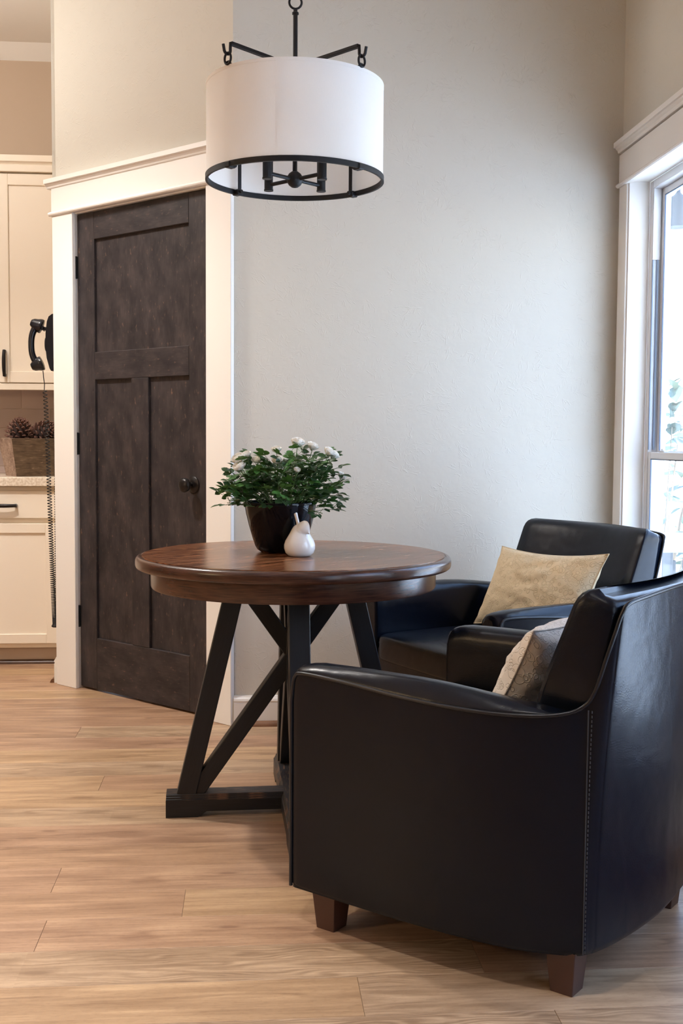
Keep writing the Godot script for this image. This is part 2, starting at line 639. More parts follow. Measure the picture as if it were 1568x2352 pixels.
# ------------------------------------------------------------------ main
func _ready() -> void:
	# camera
	var cam := Camera3D.new()
	cam.name = "camera"
	add_child(cam)
	cam.position = Vector3(0.0697, 1.092, 4.2571)
	cam.rotation_degrees = Vector3(-3.684, -4.604, 0.358)
	cam.fov = 2.0 * rad_to_deg(atan(1176.0 / 2595.6))
	cam.keep_aspect = Camera3D.KEEP_HEIGHT
	cam.near = 0.05
	cam.current = true
	# sky and exposure
	var env := Environment.new()
	env.background_mode = Environment.BG_SKY
	var sky := Sky.new()
	var sm := ProceduralSkyMaterial.new()
	sm.sky_top_color = Color(0.56, 0.70, 0.90)
	sm.sky_horizon_color = Color(0.945, 0.985, 1.0)
	sm.ground_bottom_color = Color(0.8, 0.8, 0.78)
	sm.ground_horizon_color = Color(0.9, 0.92, 0.93)
	sky.sky_material = sm
	env.sky = sky
	env.background_energy_multiplier = 8.4
	env.tonemap_mode = Environment.TONE_MAPPER_LINEAR
	env.tonemap_exposure = 1.0
	env.sdfgi_enabled = true
	env.ssao_enabled = true
	env.ssil_enabled = true
	var we := WorldEnvironment.new()
	we.name = "world_environment"
	we.environment = env
	add_child(we)
	var sun := DirectionalLight3D.new()
	sun.name = "sun"
	add_child(sun)
	sun.look_at_from_position(Vector3.ZERO, Vector3(-0.12, -0.85, -0.5), Vector3.UP)
	sun.light_color = Color(1.0, 1.0, 1.0)
	sun.light_energy = 6.2
	sun.light_angular_distance = 0.6
	sun.shadow_enabled = true
	sun.sky_mode = DirectionalLight3D.SKY_MODE_LIGHT_ONLY

	make_materials()
	build_shell()
	build_floor()
	build_door()
	build_window("window_1", 0.104, 1.27, 0.086)
	build_window("window_2", 1.80, 2.96, 0.12)
	build_window("added_window_3", 3.50, 4.66, 0.12)  # unseen window added for more even daylight on the back wall
	build_recessed_lights()
	build_fill_lamp()
	build_table()
	build_chairs()
	build_pendant()
	build_kitchen()
	build_phone()
	build_rose()
	build_pear()
	build_cushions()
	build_outside()


# ------------------------------------------------------------------ room
func build_shell() -> void:
	var w := MB.new()
	w.span(Vector3(0.003, 0, BACK_Z), Vector3(RIGHT_X + 0.14, CEIL_Y, BACK_Z - 0.12))
	struct("wall_back", w, M.wall, "greige hand-trowelled wall behind the round table")
	# window wall with two openings
	var r := MB.new()
	var x0 := RIGHT_X
	var x1 := RIGHT_X + 0.14
	for s in [[BACK_Z, 0.086], [1.288, 1.782], [2.978, 3.482], [4.678, REAR_Z]]:
		r.span(Vector3(x0, 0, s[0]), Vector3(x1, CEIL_Y, s[1]), 0, 2)
	for s in [[0.086, 1.288], [1.782, 2.978], [3.482, 4.678]]:
		r.span(Vector3(x0, 0, s[0]), Vector3(x1, 0.25, s[1]), 0, 2)
		r.span(Vector3(x0, 2.07, s[0]), Vector3(x1, CEIL_Y, s[1]), 0, 2)
	struct("wall_right", r, M.wall)
	# pantry: diagonal door wall (local x runs to the right, z towards the room)
	var corner := Vector3(0.008, 0, -0.013)
	var dw := setting("wall_door", corner, -PI / 4)
	var m := MB.new()
	m.span(Vector3(-0.12, 0, 0), Vector3(-0.0065, CEIL_Y, -0.11))
	m.span(Vector3(-1.102, 0, 0), Vector3(-0.985, CEIL_Y, -0.11))
	m.span(Vector3(-0.985, 2.06, 0), Vector3(-0.12, CEIL_Y, -0.11))
	part(dw, "wall_face", m, M.wall)
	# side of the pantry towards the kitchen
	var px := -0.785
	var pw := MB.new()
	pw.span(Vector3(px - 0.002, 0, -0.80), Vector3(px + 0.10, CEIL_Y, KIT_Z), 0, 2)
	struct("wall_pantry", pw, M.wall)
	var k := MB.new()
	k.span(Vector3(LEFT_X, 0, KIT_Z), Vector3(px + 0.10, CEIL_Y, KIT_Z - 0.12))
	struct("wall_kitchen", k, M.kitchen_wall, "taupe wall above the kitchen cabinets")
	var cv := MB.new()
	cv.prism(PackedVector2Array([Vector2(0, 0), Vector2(0.105, 0.06), Vector2(0, 0.06)]), 0, px - LEFT_X, Transform3D(Basis(Vector3(0, 0, 1), Vector3.UP, Vector3(-1, 0, 0)), Vector3(px, CEIL_Y - 0.06, KIT_Z)))
	struct("trim_3", cv, M.ceiling, "sloping cove between kitchen wall and ceiling")
	var l := MB.new()
	l.span(Vector3(LEFT_X, 0, KIT_Z - 0.12), Vector3(LEFT_X - 0.12, CEIL_Y, REAR_Z + 0.12), 0, 2)
	struct("wall_left", l, M.wall)
	var b := MB.new()
	b.span(Vector3(LEFT_X, 0, REAR_Z), Vector3(RIGHT_X + 0.14, CEIL_Y, REAR_Z + 0.12))
	struct("wall_rear", b, M.wall)
	var c := MB.new()
	c.span(Vector3(LEFT_X - 0.12, CEIL_Y, KIT_Z - 0.12), Vector3(RIGHT_X + 0.14, CEIL_Y + 0.15, REAR_Z + 0.12))
	struct("ceiling", c, M.ceiling)
	# baseboard of the back wall and its stained shoe moulding
	var bb := setting("baseboard_back")
	var prof := PackedVector2Array([Vector2(0, 0), Vector2(0.015, 0), Vector2(0.015, 0.086), Vector2(0.0125, 0.088), Vector2(0.0125, 0.092), Vector2(0.016, 0.095), Vector2(0.014, 0.103), Vector2(0.009, 0.109), Vector2(0.007, 0.114), Vector2(0, 0.114)])
	var bm := MB.new()
	bm.prism(prof, 0.0, RIGHT_X - 0.006, Transform3D(Basis(Vector3(0, 0, 1), Vector3.UP, Vector3(-1, 0, 0)), Vector3(RIGHT_X, 0, BACK_Z)))
	part(bb, "board", bm, M.trim)
	var sh := MB.new()
	sh.prism(quarter_round(0.019), 0.0, RIGHT_X - 0.012, Transform3D(Basis(Vector3(0, 0, 1), Vector3.UP, Vector3(-1, 0, 0)), Vector3(RIGHT_X, 0, BACK_Z + 0.015)))
	part(bb, "shoe_molding", sh, M.shoe, "brown stained quarter-round shoe moulding")
	var bp := setting("baseboard_pantry")
	var bm2 := MB.new()
	bm2.prism(prof, 0.0, 0.36, Transform3D(Basis(Vector3(-1, 0, 0), Vector3.UP, Vector3(0, 0, -1)), Vector3(px - 0.002, 0, -0.81)))
	part(bp, "board", bm2, M.trim)
	var sh2 := MB.new()
	sh2.prism(quarter_round(0.019), 0.0, 0.36, Transform3D(Basis(Vector3(-1, 0, 0), Vector3.UP, Vector3(0, 0, -1)), Vector3(px - 0.017, 0, -0.81)))
	part(bp, "shoe_molding", sh2, M.shoe)
	var br := setting("baseboard_right")
	var bm3 := MB.new()
	bm3.prism(prof, 0.0, REAR_Z - BACK_Z - 0.02, Transform3D(Basis(Vector3(-1, 0, 0), Vector3.UP, Vector3(0, 0, -1)), Vector3(RIGHT_X, 0, REAR_Z)))
	part(br, "board", bm3, M.trim)


func quarter_round(s: float) -> PackedVector2Array:
	var q := PackedVector2Array([Vector2(0, 0), Vector2(s, 0)])
	for i in range(1, 6):
		var a := PI / 2 * i / 6.0
		q.append(Vector2(cos(a), sin(a)) * s)
	q.append(Vector2(0, s))
	return q


func build_floor() -> void:
	var fl := setting("floor")
	var sub := MB.new()
	sub.span(Vector3(LEFT_X, -0.2, KIT_Z), Vector3(RIGHT_X + 0.14, -0.0012, REAR_Z))
	part(fl, "subfloor", sub, M.subfloor)
	var r := RandomNumberGenerator.new()
	r.seed = 77
	var wd := 0.158
	var z0 := 1.400
	# row number -> where one board ends, read off the photograph
	var known := {0: -0.408, 1: -0.086, 2: -0.389, 4: 0.287, -5: -0.40, -9: -0.567}
	var cache := {}
	var last := 0.0
	for k in range(-21, 50):
		var za := z0 + k * wd
		var zb := za + wd
		if zb < KIT_Z or za > REAR_Z:
			continue
		var step := 2.3 if k > 8 else 1.9
		var j: float
		if known.has(k):
			j = known[k]
		else:
			j = 0.62 + r.randf_range(-0.2, 0.25)
		var edges := [LEFT_X]
		var x := j
		while x > LEFT_X + 0.35:
			x -= step
		x += step
		while x < RIGHT_X - 0.15:
			edges.append(x)
			x += step
		edges.append(RIGHT_X)
		for e in edges.size() - 1:
			var a: float = edges[e]
			var b: float = edges[e + 1]
			if b - a < 0.01:
				continue
			var ln := snappedf(b - a, 0.001)
			if not cache.has(ln):
				var m := MB.new()
				m.box(Vector3(0, -0.006, 0), Vector3(ln - 0.0006, 0.012, wd - 0.0005), 0.0006, Basis(), 0, Vector2(0, 0.08))
				cache[ln] = m.mesh()
			var vi := (absi(k) * 7 + e * 3 + (k * k) % 5) % 6
			if k == 4 and e >= edges.size() - 2:
				vi = 4
			if k == 5:
				vi = 4
			var o := part(fl, "plank", cache[ln], M.boards[vi])
			o.position = Vector3((a + b) * 0.5, 0, (za + zb) * 0.5)
			if (k + e) % 2 == 0:
				o.rotation.y = PI


# ------------------------------------------------------------------ pantry door and its casing
func build_door() -> void:
	var at := Vector3(0.008, 0, -0.013)
	var t := setting("trim_1", at, -PI / 4, "white casing and stepped header round the pantry door")
	var f := 0.018
	part(t, "casing", MB.new().span(Vector3(-0.137, 0, 0), Vector3(0.0, 2.046, f), 0.002, 1), M.trim)
	part(t, "casing", MB.new().span(Vector3(-1.107, 0, 0), Vector3(-0.966, 2.046, f), 0.002, 1), M.trim)
	part(t, "frieze", MB.new().span(Vector3(-1.110, 2.062, 0), Vector3(0.002, 2.168, f + 0.002), 0.002, 0), M.trim)
	var bead := PackedVector2Array([Vector2(0, 0), Vector2(0.024, 0), Vector2(0.029, 0.004), Vector2(0.031, 0.009), Vector2(0.029, 0.014), Vector2(0.023, 0.018), Vector2(0, 0.018)])
	var along := Transform3D(Basis(Vector3(0, 0, 1), Vector3.UP, Vector3(-1, 0, 0)), Vector3(0.012, 2.045, 0))
	part(t, "bead", MB.new().prism(bead, 0, 1.132, along), M.trim)
	var cap := PackedVector2Array([Vector2(0, 0), Vector2(0.022, 0), Vector2(0.025, 0.003), Vector2(0.026, 0.009), Vector2(0.032, 0.014), Vector2(0.0345, 0.019), Vector2(0.042, 0.020), Vector2(0.042, 0.038), Vector2(0, 0.040)])
	part(t, "cap_molding", MB.new().prism(cap, 0, 1.158, Transform3D(along.basis, Vector3(0.024, 2.162, 0))), M.trim)
	# jamb inside the opening
	part(t, "jamb", MB.new().span(Vector3(-0.989, 0, 0.001), Vector3(-0.972, 2.056, -0.11), 0.001, 1), M.trim)
	part(t, "jamb", MB.new().span(Vector3(-0.154, 0, 0.001), Vector3(-0.118, 2.056, -0.11), 0.001, 1), M.trim)
	part(t, "jamb", MB.new().span(Vector3(-0.972, 2.042, 0.001), Vector3(-0.154, 2.058, -0.11), 0.001, 0), M.trim)
	# door leaf
	var d := setting("door_1", at, -PI / 4, "dark walnut stained three-panel pantry door, worn at its edges")
	var xl := -0.970
	var xr := -0.1575
	var zf := -0.012
	var zb := -0.047
	part(d, "stile", MB.new().span(Vector3(xl, 0.008, zf), Vector3(xl + 0.113, 2.039, zb), 0.0025, 1, Vector2(0.1, 0.05)), M.door)
	part(d, "stile", MB.new().span(Vector3(xr - 0.108, 0.008, zf), Vector3(xr, 2.039, zb), 0.0025, 1, Vector2(0.55, 0.2)), M.door)
	var a := xl + 0.113
	var b := xr - 0.108
	part(d, "rail", MB.new().span(Vector3(a, 1.925, zf - 0.0004), Vector3(b, 2.039, zb), 0.002, 0, Vector2(0.3, 0.13)), M.door2)
	part(d, "rail", MB.new().span(Vector3(a, 1.337, zf - 0.0004), Vector3(b, 1.453, zb), 0.002, 0, Vector2(0.7, 0.02)), M.door2)
	part(d, "rail", MB.new().span(Vector3(a, 0.008, zf - 0.0004), Vector3(b, 0.231, zb), 0.002, 0, Vector2(0.15, 0.21)), M.door2)
	part(d, "mullion", MB.new().span(Vector3(-0.618, 0.231, zf - 0.0004), Vector3(-0.510, 1.337, zb), 0.002, 1, Vector2(0.4, 0.3)), M.door)
	part(d, "panel", MB.new().span(Vector3(a - 0.005, 1.448, zf - 0.014), Vector3(b + 0.005, 1.93, zb + 0.006), 0, 1, Vector2(0.2, 0.1)), M.door2)
	part(d, "panel", MB.new().span(Vector3(a - 0.005, 0.226, zf - 0.014), Vector3(-0.613, 1.342, zb + 0.006), 0, 1, Vector2(0.8, 0.25)), M.door2)
	part(d, "panel", MB.new().span(Vector3(-0.515, 0.226, zf - 0.014), Vector3(b + 0.005, 1.342, zb + 0.006), 0, 1, Vector2(0.47, 0.0)), M.door)
	for hy in [1.817, 1.066, 0.316]:
		var h := part(d, "hinge", MB.new().span(Vector3(-0.9725, hy - 0.046, zf + 0.0015), Vector3(-0.962, hy + 0.046, zf), 0.0005), M.iron)
		part(h, "knuckle", MB.new().lathe([Vector2(0, hy - 0.048), Vector2(0.0062, hy - 0.047), Vector2(0.0062, hy + 0.047), Vector2(0, hy + 0.048)], 12, Transform3D(Basis(), Vector3(-0.9725, 0, zf + 0.006))), M.iron)
		part(h, "leaf_plate", MB.new().span(Vector3(-0.9735, hy - 0.046, zf + 0.004), Vector3(-0.972, hy + 0.046, zf - 0.03), 0.0004), M.iron)
	var kx := Transform3D(Basis(Vector3(1, 0, 0), Vector3(0, 0, 1), Vector3(0, -1, 0)), Vector3(-0.238, 0.911, zf))
	var kn := part(d, "knob", MB.new().lathe([Vector2(0.009, 0.004), Vector2(0.0085, 0.026), Vector2(0.012, 0.030), Vector2(0.021, 0.034), Vector2(0.0265, 0.041), Vector2(0.0285, 0.049), Vector2(0.0265, 0.056), Vector2(0.019, 0.062), Vector2(0.009, 0.0645), Vector2(0, 0.065)], 28, kx), M.bronze, "oil-rubbed bronze door knob")
	part(kn, "rosette", MB.new().lathe([Vector2(0.0335, 0), Vector2(0.0335, 0.003), Vector2(0.031, 0.006), Vector2(0.024, 0.0075), Vector2(0.020, 0.011), Vector2(0.010, 0.012), Vector2(0, 0.012)], 28, kx), M.bronze)
	# dark back of the pantry
	part(t, "stop", MB.new().span(Vector3(-0.972, 0.0, -0.048), Vector3(-0.96, 2.042, -0.075), 0.001, 1), M.trim)


# ------------------------------------------------------------------ double-hung windows in the right wall
func build_window(called: String, za: float, zb: float, left_casing: float) -> void:
	var w := setting(called, Vector3(RIGHT_X, 0, 0), 0.0, "white double-hung window beside the armchairs" if called == "window_1" else "")
	var yb := 0.27
	var yt := 2.05
	var f := -0.02
	var cl := za - 0.008
	var cr := zb + 0.008
	part(w, "casing", MB.new().span(Vector3(f, yb, cl - left_casing), Vector3(0, 2.046, cl), 0.002, 1), M.trim)
	part(w, "casing", MB.new().span(Vector3(f, yb, cr), Vector3(0, 2.046, cr + 0.12), 0.002, 1), M.trim)
	var z0 := cl - left_casing - 0.002
	var z1 := cr + 0.122
	part(w, "frieze", MB.new().span(Vector3(f - 0.002, 2.062, z0), Vector3(0, 2.168, z1), 0.002, 2), M.trim)
	var bead := PackedVector2Array([Vector2(0, 0), Vector2(0.026, 0), Vector2(0.031, 0.004), Vector2(0.033, 0.009), Vector2(0.031, 0.014), Vector2(0.025, 0.018), Vector2(0, 0.018)])
	var along := Basis(Vector3(-1, 0, 0), Vector3.UP, Vector3(0, 0, -1))
	part(w, "bead", MB.new().prism(bead, 0, z1 - z0 + 0.012, Transform3D(along, Vector3(0, 2.045, z1 + 0.008))), M.trim)
	var cap := PackedVector2Array([Vector2(0, 0), Vector2(0.024, 0), Vector2(0.027, 0.003), Vector2(0.028, 0.009), Vector2(0.034, 0.014), Vector2(0.0365, 0.019), Vector2(0.044, 0.020), Vector2(0.044, 0.038), Vector2(0, 0.040)])
	part(w, "cap_molding", MB.new().prism(cap, 0, z1 - z0 + 0.02, Transform3D(along, Vector3(0, 2.175, z1 + 0.016))), M.trim)
	var jx := 0.067
	part(w, "jamb", MB.new().span(Vector3(-0.012, yb, za - 0.018), Vector3(jx, yt + 0.018, za), 0.001, 1), M.trim)
	part(w, "jamb", MB.new().span(Vector3(-0.012, yb, zb), Vector3(jx, yt + 0.018, zb + 0.018), 0.001, 1), M.trim)
	part(w, "jamb", MB.new().span(Vector3(-0.012, yt, za), Vector3(jx, yt + 0.018, zb), 0.001, 2), M.trim)
	part(w, "stool", MB.new().span(Vector3(-0.06, yb - 0.022, cl - left_casing - 0.004), Vector3(jx, yb, cr + 0.14), 0.003, 2), M.trim)
	part(w, "apron", MB.new().span(Vector3(-0.018, yb - 0.12, cl - left_casing), Vector3(0, yb - 0.022, cr + 0.12), 0.002, 2), M.trim)
	# vinyl frame with two tracks
	var fx := 0.135
	for s in [[za, za + 0.030], [zb - 0.030, zb]]:
		var fr := part(w, "window_frame", MB.new().span(Vector3(jx, yb, s[0]), Vector3(fx, yt, s[1]), 0.002, 1), M.vinyl)
		var zz: float = s[1] if s[0] == za else s[0]
		var sg := 1.0 if s[0] == za else -1.0
		part(fr, "track_rib", MB.new().span(Vector3(jx + 0.002, 1.06, zz), Vector3(jx + 0.006, 1.76, zz + sg * 0.008), 0.0005, 1), M.track)
		part(fr, "track_rib", MB.new().span(Vector3(jx + 0.019, 1.06, zz), Vector3(jx + 0.026, 1.76, zz + sg * 0.008), 0.0005, 1), M.track)
		part(fr, "upper_filler", MB.new().span(Vector3(jx + 0.001, 1.76, zz), Vector3(jx + 0.028, yt - 0.03, zz + sg * 0.009), 0.0005, 1), M.vinyl)
	part(w, "window_frame", MB.new().span(Vector3(jx, yt - 0.03, za + 0.03), Vector3(fx, yt, zb - 0.03), 0.002, 2), M.vinyl)
	part(w, "window_frame", MB.new().span(Vector3(jx, yb, za + 0.03), Vector3(fx, yb + 0.03, zb - 0.03), 0.002, 2), M.vinyl)
	# sashes: the lower one runs inside
	sash(w, "lower_sash", jx + 0.004, jx + 0.028, za + 0.031, zb - 0.031, yb + 0.031, 1.052, 0.026, true)
	sash(w, "upper_sash", jx + 0.034, jx + 0.058, za + 0.031, zb - 0.031, 1.027, yt - 0.031, 0.03, false)


func sash(w: Node3D, called: String, x0: float, x1: float, z0: float, z1: float, y0: float, y1: float, st: float, locked: bool) -> void:
	var s := part(w, called, MB.new().span(Vector3(x0, y0, z0), Vector3(x1, y1, z0 + st), 0.002, 1).span(Vector3(x0, y0, z1 - st), Vector3(x1, y1, z1), 0.002, 1).span(Vector3(x0, y0, z0 + st), Vector3(x1, y0 + 0.03, z1 - st), 0.002, 2).span(Vector3(x0, y1 - 0.026, z0 + st), Vector3(x1, y1, z1 - st), 0.002, 2), M.vinyl)
	var xm := (x0 + x1) / 2
	part(s, "pane", MB.new().span(Vector3(xm - 0.002, y0 + 0.028, z0 + st - 0.002), Vector3(xm + 0.002, y1 - 0.024, z1 - st + 0.002)), M.pane)
	var g := MB.new()
	g.span(Vector3(x0 - 0.0005, y1 - 0.029, z0 + st), Vector3(x0 + 0.004, y1 - 0.0255, z1 - st), 0, 2)
	g.span(Vector3(x0 - 0.0005, y0 + 0.03, z0 + st), Vector3(x0 + 0.004, y1 - 0.026, z0 + st + 0.0025), 0, 1)
	part(s, "gasket", g, M.gasket)
	if locked:
		var zl := z0 + 0.10
		var lk := MB.new()
		lk.span(Vector3(x0 + 0.003, y1, zl), Vector3(x1 - 0.003, y1 + 0.006, zl + 0.05), 0.002)
		lk.span(Vector3(x0 + 0.006, y1 + 0.006, zl + 0.015), Vector3(x1 - 0.006, y1 + 0.013, zl + 0.028), 0.002)
		part(s, "sash_lock", lk, M.vinyl)


# ------------------------------------------------------------------ ceiling lights (above the picture)
func build_recessed_lights() -> void:
	# a glass globe over the kitchen, and recessed lights in the open room
	var g := thing("globe_light", "frosted glass globe light under the kitchen ceiling", "ceiling light", Vector3(-1.75, CEIL_Y, -0.30))
	part(g, "canopy", MB.new().lathe([Vector2(0, -0.03), Vector2(0.05, -0.028), Vector2(0.065, -0.012), Vector2(0.066, 0.0)], 28), M.bronze)
	part(g, "rod", MB.new().tube([Vector3(0, -0.025, 0), Vector3(0, -0.16, 0)], 0.007, 10), M.bronze)
	var gl := []
	for i in 17:
		var a := lerpf(-PI / 2, PI / 2, i / 16.0)
		gl.append(Vector2(maxf(cos(a) * 0.12, 0.0), -0.27 + sin(a) * 0.12))
	part(g, "globe", MB.new().lathe(gl, 32), M.lamp_glass)
	var ol := OmniLight3D.new()
	ol.name = "light"
	g.add_child(ol)
	ol.position = Vector3(0, -0.27, 0)
	ol.light_color = rgb(255, 249, 242)
	ol.light_energy = GLOBE_ENERGY
	ol.light_size = 0.11
	ol.omni_range = 14.0
	ol.omni_attenuation = 2.0
	ol.shadow_enabled = true
	var spots := [[Vector3(-1.28, 0, 0.30), "round recessed ceiling light between kitchen and dining nook", MID_ENERGY, 58.0], [Vector3(-1.5, 0, 1.9), "round recessed ceiling light over the open room", ROOM_ENERGY, 34.0], [Vector3(-0.35, 0, 3.0), "round recessed ceiling light near the middle of the open room", ROOM_ENERGY, 34.0]]
	for s in spots:
		var p: Vector3 = s[0]
		var o := thing("recessed_light", s[1], "ceiling light", Vector3(p.x, CEIL_Y, p.z), 0.0, "recessed ceiling lights")
		part(o, "trim_ring", MB.new().lathe([Vector2(0.062, -0.001), Vector2(0.064, -0.006), Vector2(0.085, -0.006), Vector2(0.092, 0.0)], 32), M.trim)
		part(o, "lens", MB.new().lathe([Vector2(0, -0.002), Vector2(0.062, -0.002)], 32), M.lamp_glass)
		var l := SpotLight3D.new()
		l.name = "light"
		o.add_child(l)
		l.position = Vector3(0, -0.02, 0)
		l.rotation_degrees = Vector3(-90, 0, 0)
		l.light_color = rgb(255, 249, 242)
		l.light_energy = s[2]
		l.light_size = 0.06
		l.spot_range = 12.0
		l.spot_angle = s[3]
		l.spot_attenuation = 2.0
		l.spot_angle_attenuation = 0.7
		l.shadow_enabled = true


func build_fill_lamp() -> void:
	# unseen fill lamp added left of the camera to brighten door, casings and shade
	var t := thing("fill_lamp", "added fill lamp out of view in the open room, a frosted globe on a pole", "floor lamp", Vector3(-3.3, 0, 3.0))
	part(t, "base", MB.new().lathe([Vector2(0, 0.0), Vector2(0.14, 0.0), Vector2(0.14, 0.012), Vector2(0.03, 0.022), Vector2(0.012, 0.03)], 36), M.bronze)
	part(t, "pole", MB.new().tube([Vector3(0, 0.02, 0), Vector3(0, 1.5, 0)], 0.011, 12), M.bronze)
	var gl := []
	for i in 17:
		var a := lerpf(-PI / 2, PI / 2, i / 16.0)
		gl.append(Vector2(maxf(cos(a) * 0.15, 0.0), 1.64 + sin(a) * 0.15))
	part(t, "globe", MB.new().lathe(gl, 32), M.lamp_glass)
	var ol := OmniLight3D.new()
	ol.name = "light"
	t.add_child(ol)
	ol.position = Vector3(0, 1.64, 0)
	ol.light_color = rgb(255, 216, 166)
	ol.light_energy = FILL_LAMP_ENERGY
	ol.light_size = 0.14
	ol.omni_range = 14.0
	ol.omni_attenuation = 2.0
	ol.shadow_enabled = true


# ------------------------------------------------------------------ table
func build_table() -> void:
	var t := thing("round_table", "round oak-topped pedestal table on a worn black trestle base", "table", Vector3(0.1955, 0, 0.987), deg_to_rad(2.0))
	var top := MB.new()
	var seg := 96
	var cen := top.add(Vector3(0, 0.76, 0), Vector3.UP, Vector2.ZERO)
	var ang := deg_to_rad(38)
	for i in seg + 1:
		var a := TAU * i / seg
		var p := Vector3(cos(a) * 0.436, 0.76, sin(a) * 0.436)
		top.add(p, Vector3.UP, Vector2(p.x * cos(ang) - p.z * sin(ang), p.x * sin(ang) + p.z * cos(ang)))
	for i in seg:
		top.tri_i(cen, cen + 1 + i, cen + 2 + i)
	top.lathe([Vector2(0, 0.728), Vector2(0.44, 0.728)], 64)
	top.lathe([Vector2(0.436, 0.76), Vector2(0.4365, 0.7572)], 96)
	part(t, "tabletop", top, M.top, "reddish brown oak table top")
	part(t, "edge_molding", MB.new().lathe([Vector2(0.4365, 0.7572), Vector2(0.439, 0.7566), Vector2(0.4405, 0.7585), Vector2(0.445, 0.758), Vector2(0.450, 0.755), Vector2(0.4535, 0.7505), Vector2(0.4548, 0.745), Vector2(0.4548, 0.733), Vector2(0.453, 0.728), Vector2(0.449, 0.725), Vector2(0.40, 0.725)], 96), M.edge)
	part(t, "apron", MB.new().lathe([Vector2(0.412, 0.7255), Vector2(0.411, 0.673), Vector2(0.409, 0.669), Vector2(0.385, 0.669), Vector2(0.385, 0.72)], 96), M.edge)
	# cleats under the top carry the legs
	for k in 2:
		part(t, "cleat", MB.new().box(Vector3(0, 0.712, 0), Vector3(0.76, 0.03, 0.06) if k == 0 else Vector3(0.06, 0.0298, 0.76), 0.002, Basis(), 0 if k == 0 else 2), M.black_paint)
	var foot := PackedVector2Array([Vector2(-0.0375, 0.017), Vector2(0.0375, 0.017), Vector2(0.0375, 0.050), Vector2(-0.0375, 0.050)])
	var mold := PackedVector2Array([Vector2(-0.0375, 0.050), Vector2(0.0375, 0.050), Vector2(0.0365, 0.053), Vector2(0.034, 0.054), Vector2(0.0335, 0.058), Vector2(0.031, 0.060), Vector2(0.0305, 0.064), Vector2(0.0285, 0.066), Vector2(-0.0285, 0.066), Vector2(-0.0305, 0.064), Vector2(-0.031, 0.060), Vector2(-0.0335, 0.058), Vector2(-0.034, 0.054), Vector2(-0.0365, 0.053)])
	for k in 2:
		var bas := Basis(Vector3.UP, PI / 2 if k == 0 else 0.0)
		var hl := 0.37
		var f := part(t, "foot_bar", MB.new().prism(foot, -hl, hl, Transform3D(bas, Vector3.ZERO)), M.black_paint)
		part(f, "top_molding", MB.new().prism(mold, -hl + 0.001, hl - 0.001, Transform3D(bas, Vector3(0, 0.0003 * k, 0))), M.worn_paint)
		for s in [-1.0, 1.0]:
			var pad := PackedVector2Array([Vector2(s * hl, 0), Vector2(s * (hl - 0.092), 0), Vector2(s * (hl - 0.098), 0.004), Vector2(s * (hl - 0.118), 0.0175), Vector2(s * hl, 0.0175)])
			part(f, "pad", MB.new().prism(pad, -0.0375, 0.0375, Transform3D(Basis(Vector3.UP, 0.0 if k == 0 else PI / 2), Vector3.ZERO)), M.black_paint)
	for k in 4:
		var q := Basis(Vector3.UP, k * PI / 2)
		part(t, "leg", MB.new().bar(q * Vector3(-0.312, 0.060, 0), q * Vector3(-0.158, 0.716, 0), 0.055, 0.058, q * Vector3(0, 0, 1), 0.002, Vector2(k * 0.3, k * 0.05)), M.black_paint)
	for k in 2:
		var q := Basis(Vector3.UP, k * PI / 2)
		for s in [-1.0, 1.0]:
			part(t, "brace", MB.new().bar(q * Vector3(-0.285 * s, 0.066, 0.0004 * s), q * Vector3(0.165 * s, 0.70, 0.0004 * s), 0.046, 0.046, q * Vector3(0, 0, 1), 0.002, Vector2(k * 0.2 + s * 0.1, 0.03)), M.black_paint)


# ------------------------------------------------------------------ armchairs
func cat(k: Array, f: float) -> Array:
	var n := k.size()
	var i := clampi(int(floor(f)), 0, n - 2)
	var u := f - i
	var a: Array = k[maxi(i - 1, 0)]
	var b: Array = k[i]
	var c: Array = k[i + 1]
	var d: Array = k[mini(i + 2, n - 1)]
	var o := []
	for q in b.size():
		o.append(cubic_interpolate(b[q], c[q], a[q], d[q], u))
	return o


# columns of the outer cover, front to back on one side: bottom d, bottom w, top d, top w, top y
const COVER := [
	[0.004, 0.366, 0.004, 0.366, 0.540], [0.014, 0.3695, 0.014, 0.3695, 0.568], [0.04, 0.372, 0.04, 0.372, 0.577], [0.15, 0.373, 0.15, 0.373, 0.573], [0.30, 0.373, 0.30, 0.373, 0.562], [0.45, 0.364, 0.45, 0.364, 0.556],
	[0.56, 0.345, 0.56, 0.345, 0.558], [0.63, 0.318, 0.63, 0.320, 0.566], [0.668, 0.297, 0.668, 0.301, 0.583], [0.677, 0.289, 0.690, 0.297, 0.618], [0.680, 0.283, 0.711, 0.296, 0.684], [0.684, 0.276, 0.726, 0.294, 0.732],
	[0.687, 0.269, 0.737, 0.291, 0.768], [0.692, 0.258, 0.746, 0.278, 0.787], [0.706, 0.20, 0.753, 0.20, 0.794], [0.719, 0.10, 0.758, 0.10, 0.799], [0.7245, 0.0, 0.760, 0.0, 0.801]]


func cover_at(f: float, y: float, off := 0.0) -> Vector3:
	var c := cat(COVER, f)
	var tt := clampf((y - 0.085) / maxf(c[4] - 0.085, 0.01), 0.0, 1.0)
	var e := tt * tt
	return Vector3(lerpf(c[0], c[2], e), y, lerpf(c[1], c[3], e))


func arm_outer(d: float) -> Array:      # [w, piping height] at depth d
	var f := 0.0
	for i in COVER.size() - 1:
		if d >= COVER[i][0] and d <= COVER[i + 1][0]:
			f = i + (d - COVER[i][0]) / (COVER[i + 1][0] - COVER[i][0])
			break
	var c := cat(COVER, f)
	return [c[1], c[4]]


